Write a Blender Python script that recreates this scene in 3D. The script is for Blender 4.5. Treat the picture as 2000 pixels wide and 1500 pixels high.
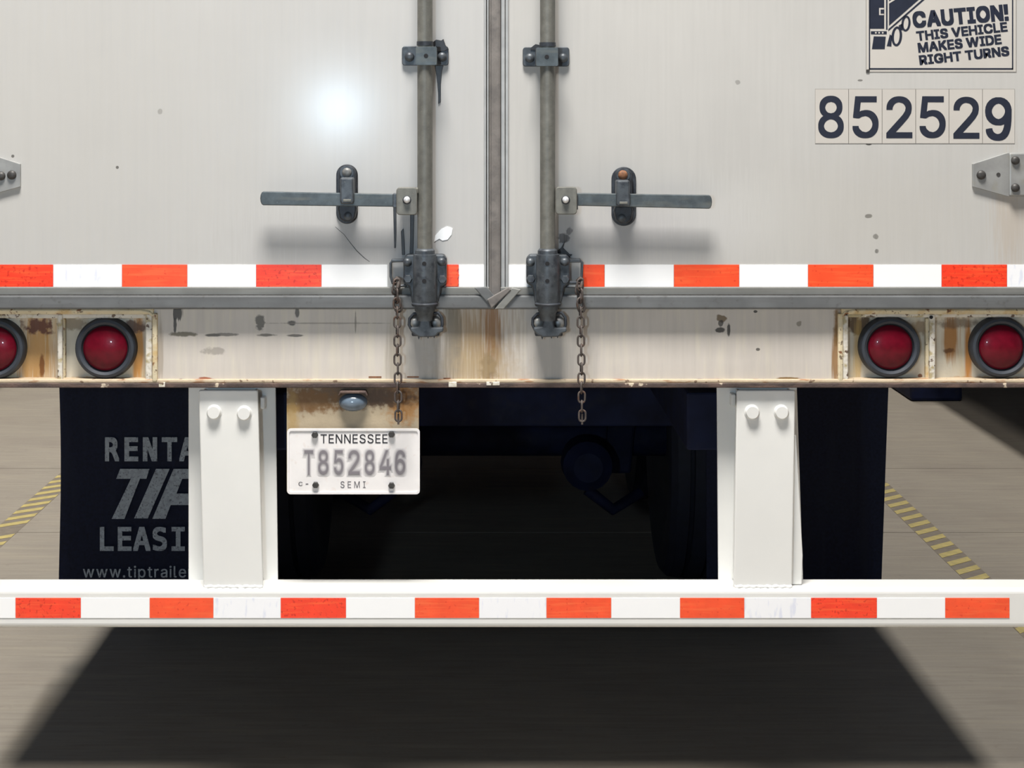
import bpy, bmesh, math, random
from mathutils import Vector, Matrix
random.seed(7)
for o in list(bpy.data.objects): bpy.data.objects.remove(o)
SC = bpy.context.scene
COL = SC.collection

# ------------------------------------------------------------------ camera, light, exposure
CAMH, CAMD, F, CX, CY = 1.68, 4.0, 3400.0, 940.0, 216.0    # eye height, distance to the doors, focal length in px, principal point
cam = bpy.data.cameras.new('camera'); camo = bpy.data.objects.new('camera', cam); COL.objects.link(camo)
camo.location = (0, -CAMD, CAMH); camo.rotation_euler = (math.pi/2, 0, 0)
cam.sensor_fit = 'HORIZONTAL'; cam.sensor_width = 36; cam.lens = F/2000*36
cam.shift_x = (1000-CX)/2000; cam.shift_y = (CY-750)/2000
cam.clip_end = 200
SC.camera = camo
w = bpy.data.worlds.new('world'); SC.world = w; w.use_nodes = True
w.node_tree.nodes['Background'].inputs[0].default_value = (.55, .7, 1, 1)
w.node_tree.nodes['Background'].inputs[1].default_value = 0.02
SC.view_settings.view_transform = 'Standard'; SC.view_settings.look = 'None'
SC.view_settings.exposure = 0.0; SC.view_settings.gamma = 1; SC.view_settings.use_curve_mapping = False

def area_light(name, loc, sx, sy, power, col=(1, .96, .9), target=None):
    l = bpy.data.lights.new(name, 'AREA'); l.shape = 'RECTANGLE'; l.size = sx; l.size_y = sy
    l.energy = power; l.color = col
    o = bpy.data.objects.new(name, l); COL.objects.link(o); o.location = loc
    if target:
        o.rotation_euler = (Vector(target)-Vector(loc)).to_track_quat('-Z', 'Y').to_euler()
    return o
# rows of hall lamps under the ceiling on both sides of the bay
for sx in (-1, 1):
    for yy in (2.0, 7.0, 12.0):
        area_light('hall_lamp', (sx*1.6, yy, 7.6), .4, 2.4, 300 if sx < 0 else 215, (1, .97, .92))
# the lamp over the bay mouth
area_light('bay_lamp', (-.3, -2.3, 7.4), 2.4, 1.6, 1080, (1, .97, .925))
# the photographer's flash, held out to the left of the camera
fl = bpy.data.lights.new('flash', 'POINT'); fl.energy = 112; fl.shadow_soft_size = .06; fl.color = (.62, .82, 1)
flo = bpy.data.objects.new('flash', fl); COL.objects.link(flo); flo.location = (-.66, -4.0, 1.69)

# ------------------------------------------------------------------ helpers
def X(px, y=0.0): return (px-CX)/F*(CAMD+y)
def Z(py, y=0.0): return CAMH-(py-CY)/F*(CAMD+y)
def floor_pt(px, py):
    d = F*CAMH/(py-CY); return ((px-CX)/F*d, d-CAMD)
def S(px, y=0.0): return px/F*(CAMD+y)
def lin(r, g, b):
    f = lambda c: (c/255/12.92) if c/255 <= .04045 else ((c/255+.055)/1.055)**2.4
    return (f(r), f(g), f(b), 1)

def mat(name, col, rough=.5, metal=0, var=.06, vs=9, streak=.0, stains_shade=(), layers=(), coat=0, crough=.1, bump=0, bscale=200, spec=.5):
    """procedural material: base colour, soft mottling, vertical streaks, worn layers (noise thresholds) and single stain or painted shade patches"""
    m = bpy.data.materials.new(name); m.use_nodes = True
    nt = m.node_tree; N = nt.nodes; L = nt.links
    b = N['Principled BSDF']
    b.inputs['Roughness'].default_value = rough; b.inputs['Metallic'].default_value = metal
    b.inputs['Specular IOR Level'].default_value = spec
    b.inputs['Coat Weight'].default_value = coat; b.inputs['Coat Roughness'].default_value = crough
    geo = N.new('ShaderNodeNewGeometry'); pos = geo.outputs['Position']
    def noise(scale, vec=None, detail=4, stretch=None):
        n = N.new('ShaderNodeTexNoise'); n.inputs['Scale'].default_value = scale; n.inputs['Detail'].default_value = detail
        src = vec or pos
        if stretch:
            vm = N.new('ShaderNodeVectorMath'); vm.operation = 'MULTIPLY'; L.new(src, vm.inputs[0]); vm.inputs[1].default_value = stretch
            src = vm.outputs[0]
        L.new(src, n.inputs['Vector']); return n.outputs['Fac']
    def mrange(sock, a, b_, c, d):
        r = N.new('ShaderNodeMapRange'); L.new(sock, r.inputs[0])
        for i, v in enumerate((a, b_, c, d)): r.inputs[i+1].default_value = v
        return r.outputs[0]
    def mix(fac, a, c, mode='MIX'):
        x = N.new('ShaderNodeMix'); x.data_type = 'RGBA'; x.blend_type = mode
        if hasattr(fac, 'is_linked'): L.new(fac, x.inputs[0])
        else: x.inputs[0].default_value = fac
        for s, i in ((a, 6), (c, 7)):
            if hasattr(s, 'is_linked'): L.new(s, x.inputs[i])
            else: x.inputs[i].default_value = s
        return x.outputs[2]
    c = tuple(col[:3])+(1,)
    dark = tuple(v*(1-var*2.2) for v in c[:3])+(1,); light = tuple(min(1, v*(1+var*1.6)) for v in c[:3])+(1,)
    out = mix(mrange(noise(vs), .3, .7, 0, 1), dark, light)
    if streak:
        s = mrange(noise(1, stretch=(90, 90, 4)), .35, .72, 0, streak)
        out = mix(s, out, tuple(v*.62 for v in c[:3])+(1,))
    for (lc, sc, t0, t1, st) in layers:
        stt = None
        if isinstance(sc, tuple): stt = sc; sc = 1
        out = mix(mrange(noise(sc, stretch=stt, detail=6), t0, t1, 0, st), out, lc)
    if stains_shade:
        sn = noise(1, stretch=(240, 240, 12)); iso = noise(70, detail=5)
        for st in stains_shade:
            px, py, rx, ry, sc, k = st[:6]; soft = st[6] if len(st) > 6 else .5; kind = st[7] if len(st) > 7 else 's'; amp = st[8] if len(st) > 8 else 1.2
            yd = st[9] if len(st) > 9 else 0
            v1 = N.new('ShaderNodeVectorMath'); v1.operation = 'SUBTRACT'; L.new(pos, v1.inputs[0]); v1.inputs[1].default_value = (X(px, yd), 0, Z(py, yd))
            v2 = N.new('ShaderNodeVectorMath'); v2.operation = 'MULTIPLY'; L.new(v1.outputs[0], v2.inputs[0]); v2.inputs[1].default_value = (1/S(rx, yd), 0, 1/S(ry, yd))
            v3 = N.new('ShaderNodeVectorMath'); v3.operation = 'LENGTH'; L.new(v2.outputs[0], v3.inputs[0])
            ma = N.new('ShaderNodeMath'); ma.operation = 'MULTIPLY_ADD'; L.new(sn if kind == 's' else iso, ma.inputs[0]); ma.inputs[1].default_value = amp*2; L.new(v3.outputs['Value'], ma.inputs[2])
            out = mix(mrange(ma.outputs[0], 1+amp-soft*.5, 1+amp+soft*.5, k, 0), out, sc)
    L.new(out, b.inputs['Base Color'])
    if bump:
        bp = N.new('ShaderNodeBump'); bp.inputs['Strength'].default_value = bump; bp.inputs['Distance'].default_value = .004
        L.new(noise(bscale, detail=5), bp.inputs['Height']); L.new(bp.outputs[0], b.inputs['Normal'])
    return m

WPOS = {}
class MB:
    def __init__(self): self.v = []; self.f = []; self.mi = []
    def add(self, vs, fs, m=0):
        n = len(self.v); self.v += [tuple(p) for p in vs]
        for f in fs: self.f.append(tuple(i+n for i in f)); self.mi.append(m)
        return self
    def box(self, x0, x1, y0, y1, z0, z1, m=0):
        vs = [(x, y, z) for x in (x0, x1) for y in (y0, y1) for z in (z0, z1)]
        return self.add(vs, [(0, 1, 3, 2), (4, 6, 7, 5), (0, 4, 5, 1), (2, 3, 7, 6), (0, 2, 6, 4), (1, 5, 7, 3)], m)
    def pbox(self, px0, px1, py0, py1, yf, yb, m=0):
        return self.box(X(px0, yf), X(px1, yf), yf, yb, Z(py1, yf), Z(py0, yf), m)
    def prism(self, pts, y0, y1, m=0):
        n = len(pts); vs = [(p[0], y0, p[1]) for p in pts]+[(p[0], y1, p[1]) for p in pts]
        fs = [tuple(range(n)), tuple(range(2*n-1, n-1, -1))]+[(i, i+n, (i+1) % n+n, (i+1) % n) for i in range(n)]
        return self.add(vs, fs, m)
    def pprism(self, pts, yf, yb, m=0): return self.prism([(X(a, yf), Z(b, yf)) for a, b in pts], yf, yb, m)
    def xprism(self, pts, x0, x1, m=0):                       # profile in (y, z) extruded along x
        n = len(pts); vs = [(x0, p[0], p[1]) for p in pts]+[(x1, p[0], p[1]) for p in pts]
        fs = [tuple(range(n)), tuple(range(2*n-1, n-1, -1))]+[(i, i+n, (i+1) % n+n, (i+1) % n) for i in range(n)]
        return self.add(vs, fs, m)
    def lathe(self, c, prof, axis='y', n=28, m=0):            # prof: (radius, offset along axis); closed with caps
        vs = []; fs = []
        for r, t in prof:
            for k in range(n):
                a = 2*math.pi*k/n; u, v = r*math.cos(a), r*math.sin(a)
                if axis == 'y': vs.append((c[0]+u, c[1]+t, c[2]+v))
                elif axis == 'z': vs.append((c[0]+u, c[1]+v, c[2]+t))
                else: vs.append((c[0]+t, c[1]+u, c[2]+v))
        for i in range(len(prof)-1):
            for k in range(n):
                fs.append((i*n+k, i*n+(k+1) % n, (i+1)*n+(k+1) % n, (i+1)*n+k))
        fs.append(tuple(range(n))); fs.append(tuple((len(prof)-1)*n+k for k in range(n)))
        return self.add(vs, fs, m)
    def cyl(self, c, r, t0, t1, axis='y', n=24, m=0): return self.lathe(c, [(r, t0), (r, t1)], axis, n, m)
    def tube(self, pts, r, n=10, m=0, closed=False):
        P = [Vector(p) for p in pts]; k = len(P); vs = []; fs = []
        rr = r if isinstance(r, (list, tuple)) else [r]*k
        for i, p in enumerate(P):
            a = P[(i-1) % k] if (closed or i) else p; b = P[(i+1) % k] if (closed or i < k-1) else p
            t = (b-a).normalized(); up = Vector((0, 1, 0)) if abs(t.y) < .9 else Vector((1, 0, 0))
            u = t.cross(up).normalized(); v = t.cross(u)
            for j in range(n):
                an = 2*math.pi*j/n; vs.append(p+(u*math.cos(an)+v*math.sin(an))*rr[i])
        for i in range(k if closed else k-1):
            for j in range(n):
                i2 = (i+1) % k; fs.append((i*n+j, i*n+(j+1) % n, i2*n+(j+1) % n, i2*n+j))
        if not closed: fs += [tuple(range(n)), tuple((k-1)*n+j for j in range(n))]
        return self.add(vs, fs, m)
    def text(self, s, x0, x1, z0, z1, y, bold=.0, m=0, rot=0, piv=None, track=1.0, shear=0, face='s'):
        vs, fs = glyphs(s, bold, track, face)
        ax = [p[0] for p in vs]; az = [p[1] for p in vs]; a0, a1, b0, b1 = min(ax), max(ax), min(az), max(az)
        out = []
        for p in vs:
            x = x0+(p[0]-a0)/(a1-a0)*(x1-x0); z = z0+(p[1]-b0)/(b1-b0)*(z1-z0)
            x += shear*(z-z0)
            if rot:
                dx, dz = x-piv[0], z-piv[1]; x = piv[0]+dx*math.cos(rot)-dz*math.sin(rot); z = piv[1]+dx*math.sin(rot)+dz*math.cos(rot)
            out.append((x, y-p[2]*1.2e-5, z))
        return self.add(out, fs, m)
    def ptext(self, s, px0, px1, py0, py1, y, **k): return self.text(s, X(px0, y), X(px1, y), Z(py1, y), Z(py0, y), y, **k)
    def build(self, name, mats, parent=None, bevel=0, smooth=None, seg=2, recalc=True):
        if not isinstance(mats, (list, tuple)): mats = [mats]
        xs = list(zip(*self.v)); c = Vector([(min(a)+max(a))/2 for a in xs])
        me = bpy.data.meshes.new(name); me.from_pydata([Vector(p)-c for p in self.v], [], self.f)
        for mm in mats: me.materials.append(mm)
        me.polygons.foreach_set('material_index', self.mi)
        if recalc:
            bm = bmesh.new(); bm.from_mesh(me); bmesh.ops.recalc_face_normals(bm, faces=bm.faces[:]); bm.to_mesh(me); bm.free()
        if smooth is not None:
            me.polygons.foreach_set('use_smooth', [True]*len(me.polygons)); me.set_sharp_from_angle(angle=math.radians(smooth))
        o = bpy.data.objects.new(name, me); COL.objects.link(o); o.location = c
        WPOS[o] = c
        if parent:
            o.parent = parent; o.matrix_parent_inverse = Matrix.Translation(-WPOS[parent])
        if bevel:
            b = o.modifiers.new('bevel', 'BEVEL'); b.width = bevel; b.segments = seg; b.limit_method = 'ANGLE'; b.angle_limit = math.radians(40)
        return o
GLYPH = {   # letter outlines, 1/1000 of the type size
    'sA': ['16,0 201,509 276,509 463,0 395,0 287,302 264,372 232,478 245,478 213,371 191,302 85,0', '110,142 110,199 370,199 370,142'],
    'sC': ['267,-7 225,-3 186,7 150,25 119,49 92,79 70,115 53,157 44,203 40,254 44,305 53,352 70,393 92,429 119,459 150,484 186,501 225,512 267,516 340,504 362,496 383,485 402,471 419,456 435,438 448,418 459,397 467,373 473,348 408,348 389,395 357,428 315,449 267,456 237,453 209,445 184,432 161,414 141,391 125,364 113,332 106,295 103,254 106,213 113,177 125,145 141,117 161,94 184,76 210,63 237,56 267,53 315,60 357,81 389,114 408,160 473,160 467,135 459,112 448,91 435,71 420,53 402,38 383,24 363,13 341,5 317,-2 293,-6'],
    'sD': ['219,0 96,0 96,57 215,57 254,60 288,68 318,81 343,99 363,122 379,149 390,181 397,216 399,255 397,294 390,329 379,361 364,388 344,410 320,428 291,441 258,449 221,452 93,452 93,509 225,509 273,505 315,495 353,478 385,455 412,426 433,391 449,351 458,306 462,255 458,205 449,159 433,119 411,83 384,54 351,31 312,14 268,3', '125,509 125,0 60,0 60,509'],
    'sE': ['60,0 60,509 372,509 372,452 125,452 125,286 355,286 355,229 125,229 125,57 375,57 375,0'],
    'sG': ['269,-7 225,-3 185,7 149,25 118,49 91,79 69,116 53,157 43,203 40,254 43,305 53,352 69,393 91,429 117,459 149,484 184,501 223,512 265,516 291,514 316,510 340,504 363,494 384,483 403,469 421,453 436,436 449,416 460,395 468,373 474,349 408,349 387,393 356,427 315,448 265,456 236,453 209,445 183,432 160,414 141,392 125,364 113,332 106,295 103,254 106,213 113,177 125,145 141,117 161,95 184,76 210,63 238,56 269,53 296,55 322,61 345,71 365,85 382,102 396,123 407,147 413,173 415,202 434,199 283,199 283,256 478,256 478,200 475,160 466,124 451,91 431,62 406,38 377,19 344,5 308,-4'],
    'sH': ['60,0 60,509 125,509 125,289 392,289 392,509 457,509 457,0 392,0 392,232 125,232 125,0'],
    'sI': ['31,0 31,57 118,57 118,452 31,452 31,509 269,509 269,452 183,452 183,57 269,57 269,0'],
    'sK': ['104,145 104,216 139,261 174,303 212,344 364,509 448,509 231,276 228,276', '60,0 60,509 125,509 125,334 124,225 125,193 125,0', '372,0 188,259 228,309 449,0'],
    'sL': ['60,0 60,509 125,509 125,57 361,57 361,0'],
    'sM': ['60,0 60,509 152,509 277,187 287,159 299,123 311,84 322,49 307,49 318,83 330,121 342,158 352,187 476,509 568,509 568,0 504,0 504,291 504,327 505,369 506,413 507,457 513,457 498,409 482,363 467,322 456,291 342,0 286,0 170,291 159,321 145,361 129,408 112,457 119,457 120,416 121,372 122,328 122,291 122,0'],
    'sN': ['60,0 60,509 136,509 343,183 363,151 388,107 414,55 405,54 401,108 399,157 399,195 399,509 463,509 463,0 387,0 202,290 177,331 148,381 108,452 119,454 122,384 124,328 125,291 125,0'],
    'sO': ['267,-7 225,-3 186,7 150,25 119,49 92,79 70,115 53,157 44,203 40,254 44,305 53,352 70,393 92,429 119,459 150,484 186,501 225,512 267,516 309,512 348,501 384,484 415,459 442,429 464,393 480,352 490,305 493,254 490,203 480,157 464,115 442,79 415,49 384,25 348,7 309,-3', '267,53 296,55 324,63 349,76 372,94 392,116 408,144 420,176 428,213 430,254 428,295 420,332 408,365 392,392 372,415 349,433 324,446 296,453 267,456 237,453 210,445 184,433 161,415 142,392 125,364 113,332 106,295 103,254 106,213 113,176 125,144 142,117 161,94 184,76 210,63 237,55'],
    'sR': ['60,0 60,509 236,509 273,506 305,500 333,489 356,473 376,455 390,433 401,408 407,381 409,352 407,323 401,296 390,271 376,250 356,232 333,217 305,206 273,200 236,198 96,198 96,255 234,255 258,256 280,260 298,267 313,276 325,287 334,300 340,316 344,333 345,352 344,371 340,389 334,405 325,419 313,430 298,440 279,446 258,451 233,452 125,452 125,0', '353,0 230,229 303,229 428,0'],
    'sS': ['224,-9 188,-7 156,-1 128,9 102,23 81,40 64,60 51,83 42,109 38,137 104,137 108,118 114,102 123,88 136,76 150,66 166,59 224,49 246,50 267,54 286,60 303,69 317,79 329,92 338,106 344,122 346,139 344,154 340,168 332,179 296,205 245,222 184,239 145,253 112,269 86,289 67,313 56,341 52,372 54,400 62,425 75,448 92,468 113,484 138,498 165,508 195,514 227,516 259,514 289,508 316,498 340,484 360,468 377,449 390,427 398,403 401,378 337,378 332,402 320,421 302,437 280,449 254,456 225,459 204,457 185,454 167,448 152,440 139,430 129,418 121,405 117,391 115,376 117,359 122,345 131,334 169,308 212,293 264,279 312,264 359,238 395,198 402,180 407,161 408,139 406,112 399,87 386,64 370,43 349,25 323,11 294,0 261,-7'],
    'sT': ['32,452 32,509 417,509 417,452 257,452 257,0 193,0 193,452'],
    'sU': ['259,-8 220,-6 186,2 154,15 126,33 103,55 85,80 71,108 63,140 60,173 60,509 124,509 124,178 126,155 132,133 141,113 153,95 169,80 187,68 208,59 232,53 259,52 285,53 309,59 331,68 349,80 364,95 377,113 385,133 391,155 393,178 393,509 457,509 457,173 454,140 446,108 433,80 414,55 391,33 363,15 332,2 297,-6'],
    'sV': ['204,0 16,509 84,509 192,206 215,137 248,31 235,31 267,138 290,206 395,509 463,509 278,0'],
    'sW': ['155,0 16,509 82,509 163,196 175,145 187,94 197,40 189,40 200,94 211,145 224,196 306,509 380,509 462,196 474,145 486,94 497,40 488,40 499,94 510,145 523,196 603,509 670,509 530,0 455,0 368,323 351,391 336,475 350,475 335,395 318,323 230,0'],
    's!': ['58,222 122,222 135,509 45,509', '130,30 126,47 115,61 99,69 81,69 65,61 54,47 50,30 54,13 65,-1 81,-9 99,-9 115,-1 126,13'],
    's2': ['64,0 64,47 234,229 282,282 311,327 320,371 319,389 315,405 308,419 298,431 287,441 273,449 224,460 205,458 188,454 172,447 159,438 148,427 139,413 132,398 128,381 127,362 66,362 68,391 75,418 86,442 102,464 121,482 143,496 168,507 196,513 225,516 254,513 281,507 306,497 328,482 346,465 361,445 372,423 379,398 381,372 371,318 336,259 267,180 153,60 153,57 389,57 389,0'],
    's4': ['40,105 40,158 247,509 311,509 109,166 109,163 413,163 413,105', '282,0 282,121 282,146 282,318 343,318 343,0'],
    's5': ['221,-7 192,-5 165,1 140,11 118,25 99,41 83,60 71,82 63,105 60,130 122,130 125,115 130,102 138,89 173,60 221,50 241,51 259,56 276,64 291,75 304,89 314,104 322,122 326,141 328,162 326,183 321,203 314,221 303,237 290,251 275,262 257,270 238,275 218,277 167,268 128,246 67,253 96,509 366,509 366,452 151,452 134,301 136,301 178,325 229,334 252,332 274,328 294,321 313,311 330,299 345,285 358,269 370,251 379,231 386,210 390,187 391,163 388,132 381,102 369,76 352,52 332,32 309,15 282,3 253,-4'],
    's6': ['7,164 13,118 31,75 60,40 96,15 138,2 182,2 224,15 260,40 289,75 307,118 313,164 307,210 289,253 260,288 224,313 182,326 138,326 96,313 60,288 31,253 13,210', '72,194 83,221 100,243 122,260 147,268 173,268 198,260 220,243 237,221 248,194 252,164 248,134 237,107 220,85 198,68 173,60 147,60 122,68 100,85 83,107 72,134 68,164', '70,144 70,210 72,269 76,321 84,364 94,399 107,424 122,440 139,449 164,453 176,453 190,450 202,446 212,440 222,432 230,423 236,412 241,399 245,380 305,392 301,415 292,438 280,459 265,477 247,491 227,502 206,510 183,514 158,515 119,508 83,488 56,459 37,422 24,378 15,329 10,273 8,211 8,144'],
    's8': ['226,-7 193,-5 163,1 136,11 111,25 91,42 74,62 62,84 54,109 52,135 53,156 58,176 65,195 75,212 87,228 101,241 117,252 134,260 153,265 153,267 129,276 109,289 93,308 80,330 73,354 70,380 73,405 79,429 90,450 106,469 124,485 146,498 170,508 197,514 226,516 255,514 282,508 306,498 328,485 346,469 361,450 373,429 379,405 382,380 379,354 372,330 359,308 343,289 323,276 300,267 300,265 319,260 335,252 351,241 365,228 377,212 387,195 395,176 399,156 401,135 398,109 391,84 378,62 362,42 341,25 317,11 289,1 259,-5', '226,49 248,50 267,54 285,60 300,69 313,79 323,91 331,106 335,121 337,139 335,157 330,173 322,189 312,202 298,213 283,223 265,230 247,234 226,235 206,234 187,230 169,223 154,213 140,202 130,189 122,173 117,157 115,139 117,121 121,106 129,91 139,79 152,69 167,60 185,54 205,50', '226,290 274,300 287,308 298,318 307,330 314,344 318,359 319,376 318,392 314,407 308,420 299,432 288,442 275,449 226,460 177,449 164,442 153,432 145,420 138,407 134,392 133,376 134,359 138,344 145,330 154,318 165,308 178,300'],
    's9': ['306,350 300,396 282,439 253,474 217,499 175,512 131,512 89,499 53,474 24,439 6,396 0,350 6,304 24,261 53,226 89,201 131,188 175,188 217,201 253,226 282,261 300,304', '241,320 230,293 213,271 191,254 166,246 140,246 115,254 93,271 76,293 65,320 61,350 65,380 76,407 93,429 115,446 140,454 166,454 191,446 213,429 230,407 241,380 245,350', '243,370 243,304 241,245 237,193 229,150 219,115 206,90 191,74 174,65 149,61 137,61 123,64 111,68 101,74 91,82 83,91 77,102 72,115 68,134 8,122 12,99 21,76 33,55 48,37 66,23 86,12 107,4 130,0 155,-1 194,6 230,26 257,55 276,92 289,136 298,185 303,241 305,303 305,370'],
    'sw': ['138,0 23,379 87,379 133,214 154,137 175,41 165,41 186,135 206,214 252,379 316,379 362,214 382,136 402,41 391,41 413,135 434,214 480,379 545,379 429,0 368,0 319,172 305,225 291,280 277,338 291,338 277,280 263,225 248,172 199,0'],
    's.': ['95,-4 83,-3 73,1 63,9 55,18 51,29 50,41 51,53 55,64 63,73 73,81 83,85 95,87 107,85 118,81 128,73 135,64 140,53 141,41 140,29 135,18 128,9 118,1 107,-3'],
    'st': ['204,379 204,327 6,327 6,379', '65,471 126,471 126,98 127,83 130,70 136,61 144,55 156,51 170,50 185,51 202,54 213,2 192,-3 168,-4 138,-1 113,7 92,21 77,41 68,64 65,93'],
    'si': ['53,0 53,379 114,379 114,0', '84,443 73,444 63,448 54,455 47,463 43,472 41,483 43,494 47,504 54,512 63,518 73,522 84,524 95,522 105,518 114,512 121,504 125,494 126,483 125,472 121,463 114,455 105,448 95,444'],
    'sp': ['53,-143 53,379 112,379 112,319 118,319 137,346 171,373 188,379 207,383 229,384 259,382 287,374 313,361 335,342 354,320 370,293 381,261 388,227 390,189 388,151 381,116 370,84 355,57 336,34 313,16 288,3 260,-6 229,-8 208,-7 189,-3 173,4 138,31 118,59 114,59 114,-143', '220,47 242,49 262,55 279,66 294,80 306,97 316,117 323,139 327,163 328,189 327,215 323,239 316,261 307,281 295,298 280,311 262,322 243,328 220,330 198,328 178,322 161,312 147,299 134,282 125,263 118,241 114,216 113,189 114,162 118,138 125,115 135,95 147,78 162,65 179,55 198,49'],
    'sr': ['53,0 53,379 112,379 112,321 115,321 124,339 137,354 152,367 171,377 191,383 213,385 229,384 243,384 243,322 230,324 207,326 190,324 174,321 159,315 146,306 135,296 126,284 119,269 115,254 114,237 114,0'],
    'sl': ['139,-2 112,0 91,8 74,20 62,37 55,59 53,84 53,509 114,509 114,99 120,62 126,57 135,53 146,52 160,53 170,54 181,3 162,-1'],
    'sa': ['160,-9 137,-7 115,-3 94,5 76,15 60,29 48,45 38,63 32,84 30,108 32,128 36,146 43,161 53,174 64,184 78,193 125,211 178,220 234,227 265,235 271,240 274,246 276,255 276,257 267,297 240,322 196,331 149,322 118,301 100,274 41,291 51,313 64,331 79,346 95,358 114,368 133,375 194,384 239,379 286,360 300,350 312,336 322,320 330,301 335,278 337,251 337,0 277,0 277,52 272,52 252,25 215,1', '170,45 192,47 211,51 228,59 242,68 254,80 263,93 270,108 274,122 276,138 276,190 259,182 231,176 200,171 175,168 134,159 103,139 97,130 93,118 92,105 102,72 130,52'],
    'se': ['212,-8 177,-5 145,3 117,16 92,35 72,58 56,85 44,116 37,150 34,187 36,224 44,258 55,290 71,317 91,340 115,359 142,373 172,382 205,384 266,374 285,366 303,355 319,341 334,324 347,305 357,282 365,256 370,227 371,194 371,169 75,169 75,221 338,221 310,202 308,226 304,248 298,269 288,286 277,301 263,314 246,323 227,328 205,330 183,328 164,323 146,313 131,301 119,286 109,270 102,251 97,231 96,211 96,178 98,151 102,127 110,106 121,88 135,73 151,61 169,53 190,48 212,46 254,53 285,73 306,105 365,91 358,72 348,55 335,39 320,26 302,14 283,4 261,-3 237,-7'],
    'sc': ['207,-8 174,-5 144,3 117,16 93,35 72,58 56,85 44,116 37,150 34,187 37,225 44,260 56,291 72,318 93,341 117,360 144,374 174,382 207,384 260,377 305,356 340,322 362,277 303,262 290,289 270,311 242,325 207,330 184,328 163,321 145,310 130,296 118,278 108,258 102,236 98,212 96,187 98,163 102,139 108,117 118,97 130,80 145,66 163,55 184,49 207,46 243,52 271,66 292,89 304,117 363,102 341,56 306,21 261,-1'],
    'mR': ['265,245 282,239 297,231 311,219 325,202 341,176 359,142 429,0 354,0 292,131 275,164 258,188 244,204 228,213 209,218 188,220 120,220 120,0 50,0 50,520 195,520 247,516 291,503 326,481 351,452 366,414 372,369 368,337 359,309 343,285 322,266 296,253', '120,462 120,278 197,278 228,280 253,288 273,300 286,318 295,341 297,369 294,397 286,420 271,438 251,451 225,459 195,462'],
    'mE': ['69,520 377,520 377,461 139,461 139,307 367,307 367,248 139,248 139,59 384,59 384,0 69,0'],
    'mN': ['48,520 138,520 313,92 313,520 381,520 381,0 292,0 116,428 116,0 48,0'],
    'mT': ['16,520 413,520 413,461 250,461 250,0 180,0 180,461 16,461'],
    'mA': ['214,458 140,192 289,192', '172,520 257,520 416,0 344,0 305,135 123,135 86,0 13,0'],
    'mL': ['75,520 146,520 146,59 397,59 397,0 75,0'],
    'mS': ['352,502 352,431 288,462 223,472 192,470 166,462 144,449 128,432 119,411 116,386 118,365 124,348 135,334 151,323 175,312 205,304 242,295 287,282 322,264 349,242 367,214 379,181 382,142 377,97 362,59 336,29 301,7 256,-6 203,-10 129,-2 55,21 55,96 131,59 203,47 236,50 263,58 286,71 302,89 312,111 315,138 313,161 306,181 295,197 278,210 254,220 224,229 186,237 142,250 107,267 81,287 63,311 52,341 48,376 54,419 69,456 95,487 130,511 171,525 220,529 283,522'],
    'mI': ['70,520 359,520 359,461 250,461 250,59 359,59 359,0 70,0 70,59 179,59 179,461 70,461'],
    'mG': ['384,43 365,27 344,14 321,3 297,-4 271,-9 244,-10 207,-7 172,1 142,15 114,35 91,61 71,91 55,127 44,166 38,211 36,259 38,308 44,352 56,392 71,427 91,458 115,484 143,504 174,518 208,526 246,529 309,520 367,492 367,420 348,436 328,449 309,459 289,466 268,471 246,472 204,466 170,449 143,419 131,396 121,368 114,336 110,300 109,259 110,218 114,182 121,150 130,122 142,99 168,70 202,53 244,47 285,52 317,69 317,209 242,209 242,267 384,267'],
}
GC = {}
def glyph(ch, bold, face):
    """one letter as flat triangles; bold widens its strokes by drawing it several times, slightly shifted"""
    k = (ch, bold, face)
    if k not in GC:
        cs = [[tuple(int(q)/1000 for q in p.split(',')) for p in c.split()] for c in GLYPH[face+ch]]
        ar = lambda c: sum(c[i-1][0]*c[i][1]-c[i][0]*c[i-1][1] for i in range(len(c)))/2
        sg = 1 if ar(max(cs, key=lambda c: abs(ar(c)))) > 0 else -1
        def inside(p, c):
            r = False
            for i in range(len(c)):
                (x0, y0), (x1, y1) = c[i-1], c[i]
                if (y0 > p[1]) != (y1 > p[1]) and p[0] < (x1-x0)*(p[1]-y0)/(y1-y0)+x0: r = not r
            return r
        outs = [c for c in cs if ar(c)*sg > 0]; holes = [c for c in cs if ar(c)*sg < 0]
        vs = []; fs = []
        for n, oc in enumerate(outs):
            cu = bpy.data.curves.new('letter', 'CURVE'); cu.dimensions = '2D'; cu.fill_mode = 'FRONT'
            for pts in [oc]+[h for h in holes if inside(h[0], oc)]:
                sp = cu.splines.new('POLY'); sp.points.add(len(pts)-1); sp.use_cyclic_u = True
                for q, p in zip(sp.points, pts): q.co = (p[0], p[1], 0, 1)
            ob = bpy.data.objects.new('letter', cu); COL.objects.link(ob)
            dg = bpy.context.evaluated_depsgraph_get(); dg.update()
            me = bpy.data.meshes.new_from_object(ob.evaluated_get(dg))
            o = len(vs); vs += [(v.co.x, v.co.y, n*.4) for v in me.vertices]; fs += [tuple(i+o for i in p.vertices) for p in me.polygons]
            bpy.data.objects.remove(ob); bpy.data.curves.remove(cu); bpy.data.meshes.remove(me)
        sh = [(0, 0)] if bold <= 0 else [(a*bold, b*bold) for a in (-1, 0, 1) for b in (-1, 0, 1)]
        V = []; Fc = []
        for n, (a, b) in enumerate(sh):
            o = len(V); V += [(x+a, z+b, n+q) for x, z, q in vs]; Fc += [tuple(i+o for i in f) for f in fs]
        GC[k] = (V, Fc)
    return GC[k]
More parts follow.
